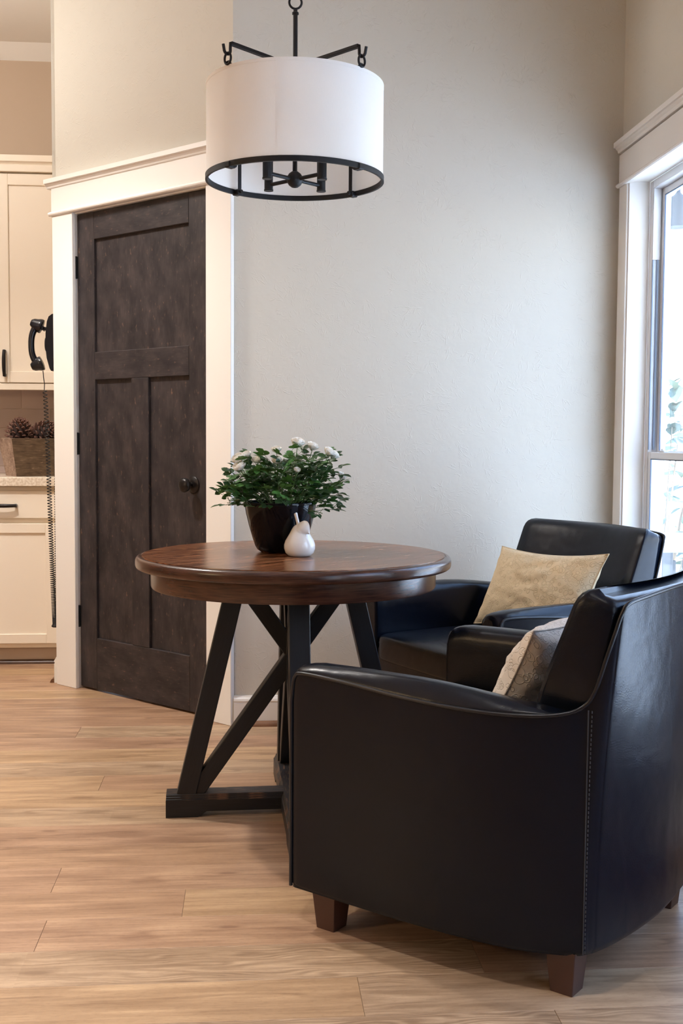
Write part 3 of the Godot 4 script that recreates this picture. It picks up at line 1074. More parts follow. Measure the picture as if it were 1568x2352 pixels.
func make_chair() -> Dictionary:
	var c := {}
	var nseg := COVER.size() - 1
	var per := 5
	# outer cover: side panels and the curved back panel, split at the sewn seam
	var ts := [0.0, 0.03, 0.15, 0.3, 0.45, 0.6, 0.75, 0.88, 1.0]
	for which in 2:
		var fa := 0.0 if which == 0 else 8.4
		var fb := 8.4 if which == 0 else float(nseg)
		var ncol := 44 if which == 0 else 36
		var cols := []
		for i in ncol + 1:
			cols.append(lerpf(fa, fb, float(i) / ncol))
		if which == 1:
			var m := MB.new()
			var rows := []
			for tq in ts:
				var row := []
				for i in cols.size():
					row.append(cover_point(cols[i], tq))
				for i in range(cols.size() - 2, -1, -1):
					var p := cover_point(cols[i], tq)
					row.append(Vector3(p.x, p.y, -p.z))
				rows.append(row)
			m.grid(rows)
			c.back_panel = m.mesh()
		else:
			for s in [1.0, -1.0]:
				var m := MB.new()
				var rows := []
				for tq in ts:
					var row := []
					for i in cols.size():
						var p := cover_point(cols[i], tq)
						row.append(Vector3(p.x, p.y, p.z * s))
					rows.append(row)
				m.grid(rows)
				c["side_panel%d" % int(s)] = m.mesh()
	# arms
	for s in [1.0, -1.0]:
		var m := MB.new()
		var rows := []
		var ds := [0.0, 0.004, 0.012, 0.03, 0.06, 0.1, 0.15, 0.2, 0.26, 0.32, 0.38, 0.44, 0.5, 0.55, 0.6, 0.64]
		for d in ds:
			var o := arm_outer(maxf(d, 0.0045))
			var wo: float = 0.372 if d < 0.04 else o[0]
			var yp: float = o[1]
			var yc := 0.5955 + 0.004 * sin(clampf(d / 0.5, 0, 1) * PI) - 0.03 * pow(clampf((d - 0.32) / 0.32, 0, 1), 1.6)
			if d < 0.06:
				var e: float = clampf(1.0 - d / 0.06, 0, 1)
				yc -= 0.012 * e * e
			yp = minf(yp, yc - 0.012)
			var ins := 0.0
			if d < 0.012:
				ins = 0.010 * (1.0 - sqrt(1.0 - pow(1.0 - d / 0.012, 2)))
			var prof := [[0.007, 0.088], [0.006, 0.30], [0.005, yp - 0.03], [0.004, yp], [0.009, yp + 0.008], [0.02, yc - 0.004], [0.036, yc], [0.055, yc - 0.001], [0.072, yc - 0.006], [0.082, yc - 0.016], [0.088, yc - 0.035], [0.090, yc - 0.07], [0.090, 0.40], [0.090, 0.088]]
			var row := []
			for q in prof:
				var ww: float = wo - q[0]
				ww += ins * (1.0 if q[0] > 0.045 else -1.0)
				var yy: float = q[1] - (ins if q[1] > 0.4 else 0.0)
				row.append(Vector3(d, yy, ww * s))
			rows.append(row)
		m.grid(rows)
		m.fan(rows[0], Vector3(-1, 0, 0))
		c["arm%d" % int(s)] = m.mesh()
	# backrest
	var bm := MB.new()
	var brow := []
	var ys := [0.36, 0.42, 0.48, 0.54, 0.575, 0.60, 0.64, 0.68, 0.72, 0.755, 0.778, 0.792, 0.801, 0.807, 0.810]
	var insets := [0, 0, 0, 0, 0, 0, 0, 0, 0, 0, 0, 0.002, 0.006, 0.013, 0.024]
	for i in ys.size():
		brow.append(back_row(ys[i], insets[i]))
	bm.grid(brow, true)
	var cap: Array = brow[brow.size() - 1]
	bm.fan(cap, Vector3.UP)
	c.backrest = bm.mesh()
	# seat cushion and front rail
	c.seat = superbox(Vector3(0.27, 0.395, 0), Vector3(0.274, 0.052, 0.284), 0.12, 0.28, 0.012).mesh()
	c.front_rail = MB.new().box(Vector3(0.022, 0.245, 0), Vector3(0.034, 0.316, 0.566), 0.010, Basis(), 2).box(Vector3(0.34, 0.10, 0), Vector3(0.62, 0.02, 0.50)).mesh()
	# piping round the cover
	var pth := []
	for y in [0.092, 0.2, 0.32, 0.44, 0.51]:
		pth.append(Vector3(0.002, y, 0.3675))
	for i in range(1, nseg * 6 + 1):
		var cc := cat(COVER, float(i) / 6.0)
		if i < 3:
			continue
		pth.append(Vector3(cc[2] + 0.001, cc[4] + 0.001, cc[3] + 0.001))
	var other := []
	for i in range(pth.size() - 2, -1, -1):
		var p: Vector3 = pth[i]
		other.append(Vector3(p.x, p.y, -p.z))
	c.piping = MB.new().tube(pth + other, 0.0042, 8).mesh()
	var sp := []
	for i in 21:
		var ww := lerpf(-0.281, 0.281, i / 20.0)
		sp.append(Vector3(0.003 + 0.012 * pow(absf(ww) / 0.281, 6), 0.409, ww))
	c.seat_piping = MB.new().tube(sp, 0.004, 8).mesh()
	var st := MB.new()
	for s in [1.0, -1.0]:
		var line := []
		for i in 30:
			var y := lerpf(0.095, 0.578, i / 29.0)
			var p := cover_at(8.4, y)
			line.append(Vector3(p.x, p.y, (p.z + 0.0004) * s))
		st.tube(line, 0.0014, 5)
		for i in 54:
			var y := lerpf(0.10, 0.575, i / 53.0)
			var p := cover_at(8.75, y)
			st.box(Vector3(p.x + 0.001, p.y, (p.z + 0.0006) * s), Vector3(0.002, 0.0055, 0.0018), 0.0005)
	c.stitching = st.mesh()
	# tapered leg
	c.leg = MB.new().grid(leg_rows(), true).fan(leg_rows()[0], Vector3.DOWN).mesh()
	return c


func leg_rows() -> Array:
	var rows := []
	for q in [[0.0, 0.0235], [0.001, 0.0245], [0.092, 0.0325]]:
		var h: float = q[1]
		var b := 0.002
		var y: float = q[0]
		rows.append([Vector3(h, y, h - b), Vector3(h, y, b - h), Vector3(h - b, y, -h), Vector3(b - h, y, -h), Vector3(-h, y, b - h), Vector3(-h, y, h - b), Vector3(b - h, y, h), Vector3(h - b, y, h)])
	return rows


func cover_point(f: float, tq: float) -> Vector3:
	var c := cat(COVER, f)
	var y := lerpf(0.085, c[4], tq)
	var e := tq * tq
	var p := Vector3(lerpf(c[0], c[2], e), y, lerpf(c[1], c[3], e))
	if tq == 0.0:
		p.z *= 0.965
		p.x = 0.34 + (p.x - 0.34) * 0.965
	# the leather bulges a little between the seams
	return p


func back_row(y: float, inset: float) -> Array:
	var hw := lerpf(0.283, 0.297, smoothstep(0.56, 0.62, y)) - inset
	var df := 0.0
	if y < 0.58:
		df = lerpf(0.492, 0.562, (y - 0.42) / 0.16)
	else:
		df = lerpf(0.562, 0.645, (y - 0.58) / 0.21)
	df += inset
	var tt := clampf((y - 0.085) / 0.715, 0, 1)
	var row := []
	var nf := 14
	for i in nf + 1:
		var w := lerpf(-1, 1, float(i) / nf)
		var dd := df + 0.045 * (1.0 - w * w) - 0.012 * (1.0 - pow(absf(w), 8.0))
		row.append(Vector3(dd, y, w * (hw - 0.004)))
	for q in [0.06, 0.2, 0.5, 0.85]:
		var db := 0.676 + 0.05 * tt * tt - 0.006 - inset
		row.append(Vector3(lerpf(df + 0.006, db, q), y - 0.012 * q * smoothstep(0.76, 0.80, y), hw))
	for i in nf + 1:
		var w := lerpf(1, -1, float(i) / nf)
		var b0 := 0.7245 - 0.0345 * w * w
		var db := b0 + lerpf(0.034, 0.05, w * w) * tt * tt - 0.007 - inset
		row.append(Vector3(db, y - 0.014 * smoothstep(0.76, 0.80, y), w * (hw - 0.006)))
	for q in [0.85, 0.5, 0.2, 0.06]:
		var db := 0.676 + 0.05 * tt * tt - 0.006 - inset
		row.append(Vector3(lerpf(df + 0.006, db, q), y - 0.012 * q * smoothstep(0.76, 0.80, y), -hw))
	return row


# rounded block: superellipsoid with a slightly crowned top
func superbox(c: Vector3, h: Vector3, e1: float, e2: float, crown: float) -> MB:
	var rows := []
	for i in 25:
		var a := lerpf(-PI / 2, PI / 2, i / 24.0)
		var ca := signf(cos(a)) * pow(absf(cos(a)), e2)
		var sa := signf(sin(a)) * pow(absf(sin(a)), e2)
		var row := []
		for j in 64:
			var b := TAU * j / 64.0
			var cb := signf(cos(b)) * pow(absf(cos(b)), e1)
			var sb := signf(sin(b)) * pow(absf(sin(b)), e1)
			var p := Vector3(h.x * ca * cb, h.y * sa, h.z * ca * sb)
			if sa > 0:
				p.y += crown * (1.0 - pow(p.x / h.x, 2)) * (1.0 - pow(p.z / h.z, 2)) * sa
			row.append(c + p)
		rows.append(row)
	return MB.new().grid(rows, true)


func build_chairs() -> void:
	var c := make_chair()
	for k in 2:
		var at := Vector3(0.402, 0, 1.5) if k == 0 else Vector3(0.614, 0, 0.76)
		var th := 41.4 if k == 0 else -26.0
		var o := thing("leather_armchair", "black leather armchair nearest the camera, turned with its curved back to us" if k == 0 else "black leather armchair in the corner between wall and window, seen from the front", "armchair", at, -deg_to_rad(th), "leather armchairs at the round table")
		part(o, "seat", c.seat, M.leather)
		part(o, "front_rail", c.front_rail, M.leather)
		for s in ["1", "-1"]:
			part(o, "arm", c["arm" + s], M.leather)
			part(o, "side_panel", c["side_panel" + s], M.leather)
		part(o, "backrest", c.backrest, M.leather)
		var bp := part(o, "back_panel", c.back_panel, M.leather)
		part(bp, "stitching", c.stitching, M.stitch)
		part(o, "piping", c.piping, M.piping)
		part(o, "seat_piping", c.seat_piping, M.piping)
		for q in [[0.079, 0.317], [0.079, -0.317], [0.627, 0.264], [0.627, -0.264]]:
			part(o, "leg", c.leg, M.mahogany, "tapered mahogany leg").position = Vector3(q[0], 0, q[1])


# ------------------------------------------------------------------ pendant lamp
func ring_pts(c: Vector3, r: float, x: Vector3, y: Vector3, n := 24, sy := 1.0) -> Array:
	var o := []
	for i in n:
		var a := TAU * i / n
		o.append(c + x * cos(a) * r + y * sin(a) * r * sy)
	return o


func build_pendant() -> void:
	var t := thing("pendant_lamp", "white drum-shade pendant lamp with black iron frame hanging over the table", "lamp", Vector3(0.194, 0, 0.985))
	var sh := MB.new()
	sh.lathe([Vector2(0.2505, 1.834), Vector2(0.2505, 2.088), Vector2(0.2485, 2.088), Vector2(0.2485, 1.834), Vector2(0.2505, 1.834)], 96)
	var s := part(t, "shade", sh, M.shade, "white fabric drum shade")
	part(s, "trim_tape", MB.new().lathe([Vector2(0.2505, 2.0795), Vector2(0.2512, 2.0798), Vector2(0.2512, 2.0885), Vector2(0.248, 2.0888), Vector2(0.248, 2.079)], 96), M.shade)
	var seam := MB.new()
	var rows := []
	for y in [1.836, 2.086]:
		var row := []
		for i in 5:
			var a := deg_to_rad(lerpf(99, 103.5, i / 4.0))
			row.append(Vector3(cos(a) * 0.2512, y, sin(a) * 0.2512))
		rows.append(row)
	part(s, "seam", seam.grid(rows), M.shade)
	part(t, "bottom_ring", MB.new().lathe([Vector2(0.2535, 1.821), Vector2(0.2535, 1.8355), Vector2(0.2465, 1.8355), Vector2(0.2465, 1.821), Vector2(0.2535, 1.821)], 96), M.iron)
	part(t, "stem", MB.new().lathe([Vector2(0, 1.84), Vector2(0.0065, 1.84), Vector2(0.0065, 2.286), Vector2(0.0095, 2.287), Vector2(0.0095, 2.292), Vector2(0.006, 2.294), Vector2(0.0055, 2.302), Vector2(0, 2.302)], 16), M.iron)
	part(t, "hub_ball", MB.new().lathe([Vector2(0, 1.805), Vector2(0.009, 1.807), Vector2(0.017, 1.813), Vector2(0.022, 1.821), Vector2(0.0235, 1.829), Vector2(0.022, 1.837), Vector2(0.017, 1.845), Vector2(0.009, 1.851), Vector2(0, 1.853)], 24), M.iron)
	part(t, "top_hub", MB.new().lathe([Vector2(0, 2.125), Vector2(0.02, 2.125), Vector2(0.02, 2.15), Vector2(0, 2.15)], 20), M.iron)
	var off := deg_to_rad(2.5)
	for k in 4:
		var a := PI / 4 + k * PI / 2 + off
		var d := Vector3(cos(a), 0, sin(a))
		var sd := Vector3(-sin(a), 0, cos(a))
		# candle arm and cup
		var arm := part(t, "candle_arm", MB.new().tube([d * 0.018 + Vector3.UP * 1.829, d * 0.108 + Vector3.UP * 1.829], 0.0055, 10), M.iron)
		var xf := Transform3D(Basis(), d * 0.108)
		part(arm, "candle_cup", MB.new().lathe([Vector2(0, 1.812), Vector2(0.0135, 1.812), Vector2(0.0135, 1.8165), Vector2(0.0125, 1.8175), Vector2(0.0125, 1.905), Vector2(0, 1.905)], 20, xf), M.iron)
		# top arm, hook and strap
		var e := 0.243
		var ua := part(t, "top_arm", MB.new().bar(d * 0.01 + Vector3.UP * 2.142, d * e + Vector3.UP * 2.146, 0.009, 0.013, sd, 0.001), M.iron)
		var hook := []
		hook.append(d * e + Vector3.UP * 2.148)
		hook.append(d * (e + 0.001) + Vector3.UP * 2.132)
		for i in 9:
			var q := PI + PI * i / 8.0
			hook.append(d * (e + 0.012 + cos(q) * 0.011) + Vector3.UP * (2.126 + sin(q) * 0.011))
		hook.append(d * (e + 0.026) + Vector3.UP * 2.138)
		part(ua, "hook", MB.new().tube(hook, 0.0042, 8), M.iron)
		part(t, "link", MB.new().tube(ring_pts(d * (e + 0.010) + Vector3.UP * 2.104, 0.0125, sd, Vector3.UP, 24, 1.2), 0.0032, 8, true), M.iron)
		var st := part(t, "strap", MB.new().box(d * 0.234 + Vector3.UP * 1.954, Vector3(0.004, 0.262, 0.012), 0.0008, Basis(d, Vector3.UP, -sd)).bar(d * 0.234 + Vector3.UP * 2.080, d * (e + 0.010) + Vector3.UP * 2.098, 0.004, 0.013, sd, 0.0006), M.iron)
		part(st, "bracket", MB.new().box(d * 0.244 + Vector3.UP * 1.8265, Vector3(0.026, 0.017, 0.022), 0.003, Basis(d, Vector3.UP, -sd)).tube([d * 0.25 + Vector3.UP * 1.828, d * 0.224 + Vector3.UP * 1.828], 0.0055, 8), M.iron)
	# loop, chain and ceiling canopy
	part(t, "loop", MB.new().tube(ring_pts(Vector3(0, 2.320, 0), 0.0175, Vector3(1, 0, 0), Vector3.UP), 0.0032, 8, true), M.iron)
	var y := 2.350
	var i := 0
	while y < 3.03:
		var x := Vector3(0, 0, 1) if i % 2 == 0 else Vector3(1, 0, 0)
		part(t, "chain_link", MB.new().tube(ring_pts(Vector3(0, y, 0), 0.012, x, Vector3.UP, 16, 1.7), 0.0026, 6, true), M.iron)
		y += 0.0335
		i += 1
	part(t, "canopy", MB.new().lathe([Vector2(0, 3.03), Vector2(0.008, 3.03), Vector2(0.012, 3.045), Vector2(0.05, 3.055), Vector2(0.062, 3.07), Vector2(0.062, 3.0845)], 32), M.iron)


# ------------------------------------------------------------------ kitchen corner
func shaker(parent: Node, called: String, a: Vector3, b: Vector3, st: float, rl: float) -> MeshInstance3D:
	# a = lower left back, b = upper right front of the door slab
	var m := MB.new()
	m.span(Vector3(a.x, a.y, a.z), Vector3(a.x + st, b.y, b.z), 0.002, 1)
	m.span(Vector3(b.x - st, a.y, a.z), Vector3(b.x, b.y, b.z), 0.002, 1)
	m.span(Vector3(a.x + st, a.y, a.z), Vector3(b.x - st, a.y + rl, b.z), 0.002, 0)
	m.span(Vector3(a.x + st, b.y - rl, a.z), Vector3(b.x - st, b.y, b.z), 0.002, 0)
	var d := part(parent, called, m, M.cream)
	part(d, "panel", MB.new().span(Vector3(a.x + st - 0.004, a.y + rl - 0.004, a.z), Vector3(b.x - st + 0.004, b.y - rl + 0.004, b.z - 0.009)), M.cream)
	return d


func pull(parent: Node, c: Vector3, ln: float, up: bool) -> void:
	var ax := Vector3.UP if up else Vector3.RIGHT
	var pts := []
	var rr := []
	for i in 13:
		var q := lerpf(-1, 1, i / 12.0)
		pts.append(c + ax * q * ln * 0.5 + Vector3(0, 0, 0.022 + 0.010 * (1.0 - q * q)))
		rr.append(0.0075 + 0.002 * (1.0 - q * q))
	var h := part(parent, "handle", MB.new().tube(pts, rr, 10), M.bronze, "dark bronze bow handle")
	for s in [-1.0, 1.0]:
		part(h, "mount", MB.new().box(c + ax * s * (ln * 0.5 - 0.006) + Vector3(0, 0, 0.012), Vector3(0.013, 0.016, 0.026), 0.003), M.bronze)


func build_kitchen() -> void:
	var px := -0.785
	# base unit
	var b := thing("base_cabinet", "cream shaker base cabinet with a drawer over a door", "cabinet", Vector3(0, 0, 0))
	part(b, "body", MB.new().span(Vector3(-1.88, 0.084, -1.22), Vector3(px - 0.02, 0.858, KIT_Z + 0.012), 0.001, 1), M.cream)
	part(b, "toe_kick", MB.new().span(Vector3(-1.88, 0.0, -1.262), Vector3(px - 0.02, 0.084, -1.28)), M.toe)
	var qs := MB.new()
	qs.prism(quarter_round(0.019), 0, 1.07, Transform3D(Basis(Vector3(0, 0, 1), Vector3.UP, Vector3(-1, 0, 0)), Vector3(px - 0.022, 0, -1.2615)))
	part(b, "shoe_molding", qs, M.dark_shoe)
	for s in [[-1.352, -0.848], [-1.868, -1.364]]:
		shaker(b, "door", Vector3(s[0], 0.107, -1.22), Vector3(s[1], 0.683, -1.2), 0.056, 0.046)
		var dr := part(b, "drawer", MB.new().span(Vector3(s[0], 0.707, -1.22), Vector3(s[1], 0.838, -1.2), 0.003, 0), M.cream)
		pull(dr, Vector3((s[0] + s[1]) / 2, 0.769, -1.2), 0.135, false)
	var w := thing("worktop", "speckled beige stone worktop with a plain edge", "worktop")
	part(w, "slab", MB.new().span(Vector3(-1.9, 0.8605, -1.172), Vector3(px - 0.004, 0.9035, KIT_Z + 0.002), 0.003, 0), M.granite)
	# wall unit
	var u := thing("upper_cabinet", "cream shaker upper cabinet with stepped crown above the worktop", "cabinet")
	part(u, "body", MB.new().span(Vector3(-1.58, 1.345, -1.5), Vector3(px - 0.006, 2.40, KIT_Z + 0.002), 0.001, 1), M.cream)
	part(u, "light_rail", MB.new().span(Vector3(-1.58, 1.326, -1.485), Vector3(px - 0.006, 1.358, -1.502), 0.002, 0), M.cream)
	var d1 := shaker(u, "door", Vector3(-1.168, 1.362, -1.5), Vector3(-0.802, 2.380, -1.48), 0.05, 0.055)
	pull(d1, Vector3(-1.140, 1.456, -1.48), 0.128, true)
	var d2 := shaker(u, "door", Vector3(-1.548, 1.362, -1.5), Vector3(-1.176, 2.380, -1.48), 0.05, 0.055)
	pull(d2, Vector3(-1.204, 1.456, -1.48), 0.128, true)
	var crown := PackedVector2Array([Vector2(0, 0), Vector2(0.048, 0), Vector2(0.050, 0.002), Vector2(0.050, 0.032), Vector2(0.044, 0.036), Vector2(0.050, 0.042), Vector2(0.060, 0.048), Vector2(0.060, 0.078), Vector2(0, 0.08)])
	part(u, "crown", MB.new().prism(crown, 0, 0.79, Transform3D(Basis(Vector3(0, 0, 1), Vector3.UP, Vector3(-1, 0, 0)), Vector3(px - 0.006, 2.387, -1.515))), M.cream)
	# backsplash tiles
	var bs := setting("trim_4", Vector3.ZERO, 0.0, "grey-brown running-bond tile backsplash")
	part(bs, "grout_bed", MB.new().span(Vector3(-1.9, 0.9035, KIT_Z), Vector3(px - 0.003, 1.344, KIT_Z + 0.006)), M.grout)
	var tm := MB.new().box(Vector3.ZERO, Vector3(0.2985, 0.0985, 0.003), 0.0008).mesh()
	var hm := MB.new().box(Vector3.ZERO, Vector3(0.1485, 0.0985, 0.003), 0.0008).mesh()
	for row in 5:
		var y := 1.341 - 0.05 - row * 0.1
		if y < 0.95:
			var low := MB.new().box(Vector3.ZERO, Vector3(0.2985, 0.0345, 0.003), 0.0008).mesh()
			for k in 3:
				var o := part(bs, "tile", low, M.tile2 if k % 2 == 0 else M.tile)
				o.position = Vector3(-1.127 + 0.15 - 0.3 * k, 0.922, KIT_Z + 0.007)
			continue
		for k in 4:
			var x: float = -1.127 + 0.15 - 0.3 * k if row % 2 == 0 else -1.127 - 0.3 * k
			if x - 0.15 < -1.9:
				continue
			var o := part(bs, "tile", tm, M.tile if (row + k) % 2 == 0 else M.tile2)
			o.position = Vector3(x, y, KIT_Z + 0.007)
		if row % 2 == 1:
			var o := part(bs, "tile", hm, M.tile2)
			o.position = Vector3(-1.127 + 0.2255, y, KIT_Z + 0.007)
	# weathered wooden trough with pine cones
	var e1 := Vector3(0.86, 0, -0.51).normalized()
	var e2 := Vector3(-0.51, 0, -0.86).normalized()
	var p := thing("wooden_trough", "weathered wooden trough with slanted sides on the worktop", "planter", Vector3(-1.05, 0.9037, -1.275))
	var bl := 0.235
	var bw := 0.15
	var fl := 0.028
	var ht := 0.182
	var lo := [Vector3.ZERO, e1 * bl, e1 * bl + e2 * bw, e2 * bw]
	var hi := [Vector3(0, ht, 0) - e1 * fl - e2 * fl * 0.6, e1 * (bl + fl * 0.2) - e2 * fl * 0.6 + Vector3(0, ht, 0), e1 * (bl + fl * 0.2) + e2 * (bw + fl) + Vector3(0, ht, 0), e2 * (bw + fl) - e1 * fl + Vector3(0, ht, 0)]
	for k in 4:
		var k2 := (k + 1) % 4
		var a: Vector3 = lo[k]
		var bb: Vector3 = lo[k2]
		var cc: Vector3 = hi[k2]
		var dd: Vector3 = hi[k]
		var nn := (bb - a).cross(dd - a).normalized()
		if nn.dot((a + bb) * 0.5 - (lo[0] + lo[2]) * 0.5) < 0:
			nn = -nn
		var m := MB.new()
		var th := 0.016
		var l := (bb - a).length()
		var i := -nn * th
		m.poly([a, bb, cc, dd], nn, [Vector2(0, 0), Vector2(l, 0), Vector2(l, ht), Vector2(0, ht)])
		m.poly([a + i, bb + i, cc + i, dd + i], -nn, [Vector2(0, 0), Vector2(l, 0), Vector2(l, ht), Vector2(0, ht)])
		m.poly([dd, cc, cc + i, dd + i], Vector3.UP, [Vector2(0, 0), Vector2(l, 0), Vector2(l, th), Vector2(0, th)])
		m.poly([a, bb, bb + i, a + i], Vector3.DOWN, [Vector2(0, 0), Vector2(l, 0), Vector2(l, th), Vector2(0, th)])
		part(p, "side_board", m, M.planter_end if k % 2 == 1 else M.planter)
	var mid: Vector3 = (lo[0] + lo[2]) * 0.5
	var inner := []
	for k in 4:
		var q: Vector3 = lerp(lo[k], hi[k], 0.72)
		inner.append(q.lerp(Vector3(mid.x, q.y, mid.z), 0.14))
	var bot := []
	for k in 4:
		bot.append(lo[k] + Vector3(0, 0.004, 0))
	var fill := MB.new()
	fill.fan(inner, Vector3.UP)
	part(p, "moss_fill", fill, M.cone_core)
	part(p, "bottom_board", MB.new().fan(bot, Vector3.DOWN), M.planter)
	var pos: Vector3 = p.position
	var c1 := pine_cone("upright brown pine cone at the near end of the trough", pos + e1 * 0.045 + e2 * 0.085 + Vector3(0, 0.208, 0), Vector3(0.25, 1.0, 0.3), 0.062, 3)
	var c2 := pine_cone("brown pine cone lying on its side in the trough by the wall", pos + e1 * 0.172 + e2 * 0.085 + Vector3(0, 0.205, 0), Vector3(0.9, 0.35, 0.45), 0.062, 8)


func pine_cone(label: String, at: Vector3, axis: Vector3, r: float, sd: int) -> Node3D:
	var t := thing("pinecone", label, "pine cone", at, 0.0, "pine cones in the trough")
	var y := axis.normalized()
	var x := y.cross(Vector3(0.3, 0.2, 1)).normalized()
	var z := x.cross(y)
	var bas := Basis(x, y, z)
	var core := MB.new()
	var pr := []
	for i in 11:
		var a := lerpf(-PI / 2, PI / 2, i / 10.0)
		pr.append(Vector2(maxf(cos(a) * r * 0.7, 0.0), sin(a) * r * 1.0))
	core.lathe(pr, 16, Transform3D(bas, Vector3.ZERO))
	part(t, "core", core, M.cone_core)
	var rg := RandomNumberGenerator.new()
	rg.seed = sd
	var sc := MB.new()
	var w := r * 0.17
	sc.poly([Vector3(0, 0, 0), Vector3(w, 0.0, r * 0.42), Vector3(w * 0.7, r * 0.06, r * 0.54), Vector3(0, r * 0.09, r * 0.60), Vector3(-w * 0.7, r * 0.06, r * 0.54), Vector3(-w, 0, r * 0.42)], Vector3(0, 1, -0.1).normalized(), [Vector2.ZERO, Vector2.ZERO, Vector2.ZERO, Vector2.ZERO, Vector2.ZERO, Vector2.ZERO])
	sc.poly([Vector3(0, -r * 0.03, 0), Vector3(w, -r * 0.06, r * 0.42), Vector3(w * 0.7, -r * 0.02, r * 0.54), Vector3(0, 0, r * 0.60), Vector3(-w * 0.7, -r * 0.02, r * 0.54), Vector3(-w, -r * 0.06, r * 0.42)], Vector3(0, -1, 0.1).normalized(), [Vector2.ZERO, Vector2.ZERO, Vector2.ZERO, Vector2.ZERO, Vector2.ZERO, Vector2.ZERO])
	sc.poly([Vector3(w, 0, r * 0.42), Vector3(w * 0.7, r * 0.06, r * 0.54), Vector3(w * 0.7, -r * 0.02, r * 0.54), Vector3(w, -r * 0.06, r * 0.42)], Vector3(1, 0, 1).normalized(), [Vector2.ZERO, Vector2.ZERO, Vector2.ZERO, Vector2.ZERO])
	sc.poly([Vector3(w * 0.7, r * 0.06, r * 0.54), Vector3(0, r * 0.09, r * 0.60), Vector3(0, 0, r * 0.60), Vector3(w * 0.7, -r * 0.02, r * 0.54)], Vector3(0.5, 0, 1).normalized(), [Vector2.ZERO, Vector2.ZERO, Vector2.ZERO, Vector2.ZERO])
	sc.poly([Vector3(-w * 0.7, r * 0.06, r * 0.54), Vector3(0, r * 0.09, r * 0.60), Vector3(0, 0, r * 0.60), Vector3(-w * 0.7, -r * 0.02, r * 0.54)], Vector3(-0.5, 0, 1).normalized(), [Vector2.ZERO, Vector2.ZERO, Vector2.ZERO, Vector2.ZERO])
	sc.poly([Vector3(-w, 0, r * 0.42), Vector3(-w * 0.7, r * 0.06, r * 0.54), Vector3(-w * 0.7, -r * 0.02, r * 0.54), Vector3(-w, -r * 0.06, r * 0.42)], Vector3(-1, 0, 1).normalized(), [Vector2.ZERO, Vector2.ZERO, Vector2.ZERO, Vector2.ZERO])
	var sm := sc.mesh()
	var n := 96
	for i in n:
		var q := (i + 0.5) / n
		var lat := lerpf(-1.1, 1.35, q)
		var az := i * 2.39996
		var outw := Vector3(cos(az), 0, sin(az))
		var c := Vector3(outw.x * cos(lat) * r * 0.55, sin(lat) * r * 0.95, outw.z * cos(lat) * r * 0.55)
		var dir := (outw * cos(lat * 0.75) + Vector3.UP * (sin(lat * 0.75) + 0.25)).normalized()
		var sx := Vector3.UP.cross(dir).normalized()
		var o := part(t, "scale", sm, M.cone_scale)
		var k := lerpf(1.0, 0.62, absf(q - 0.35) * 1.5)
		o.transform = Transform3D(bas * Basis(sx, dir.cross(sx), dir) * Basis().scaled(Vector3(k, k, k)), bas * c)
	return t


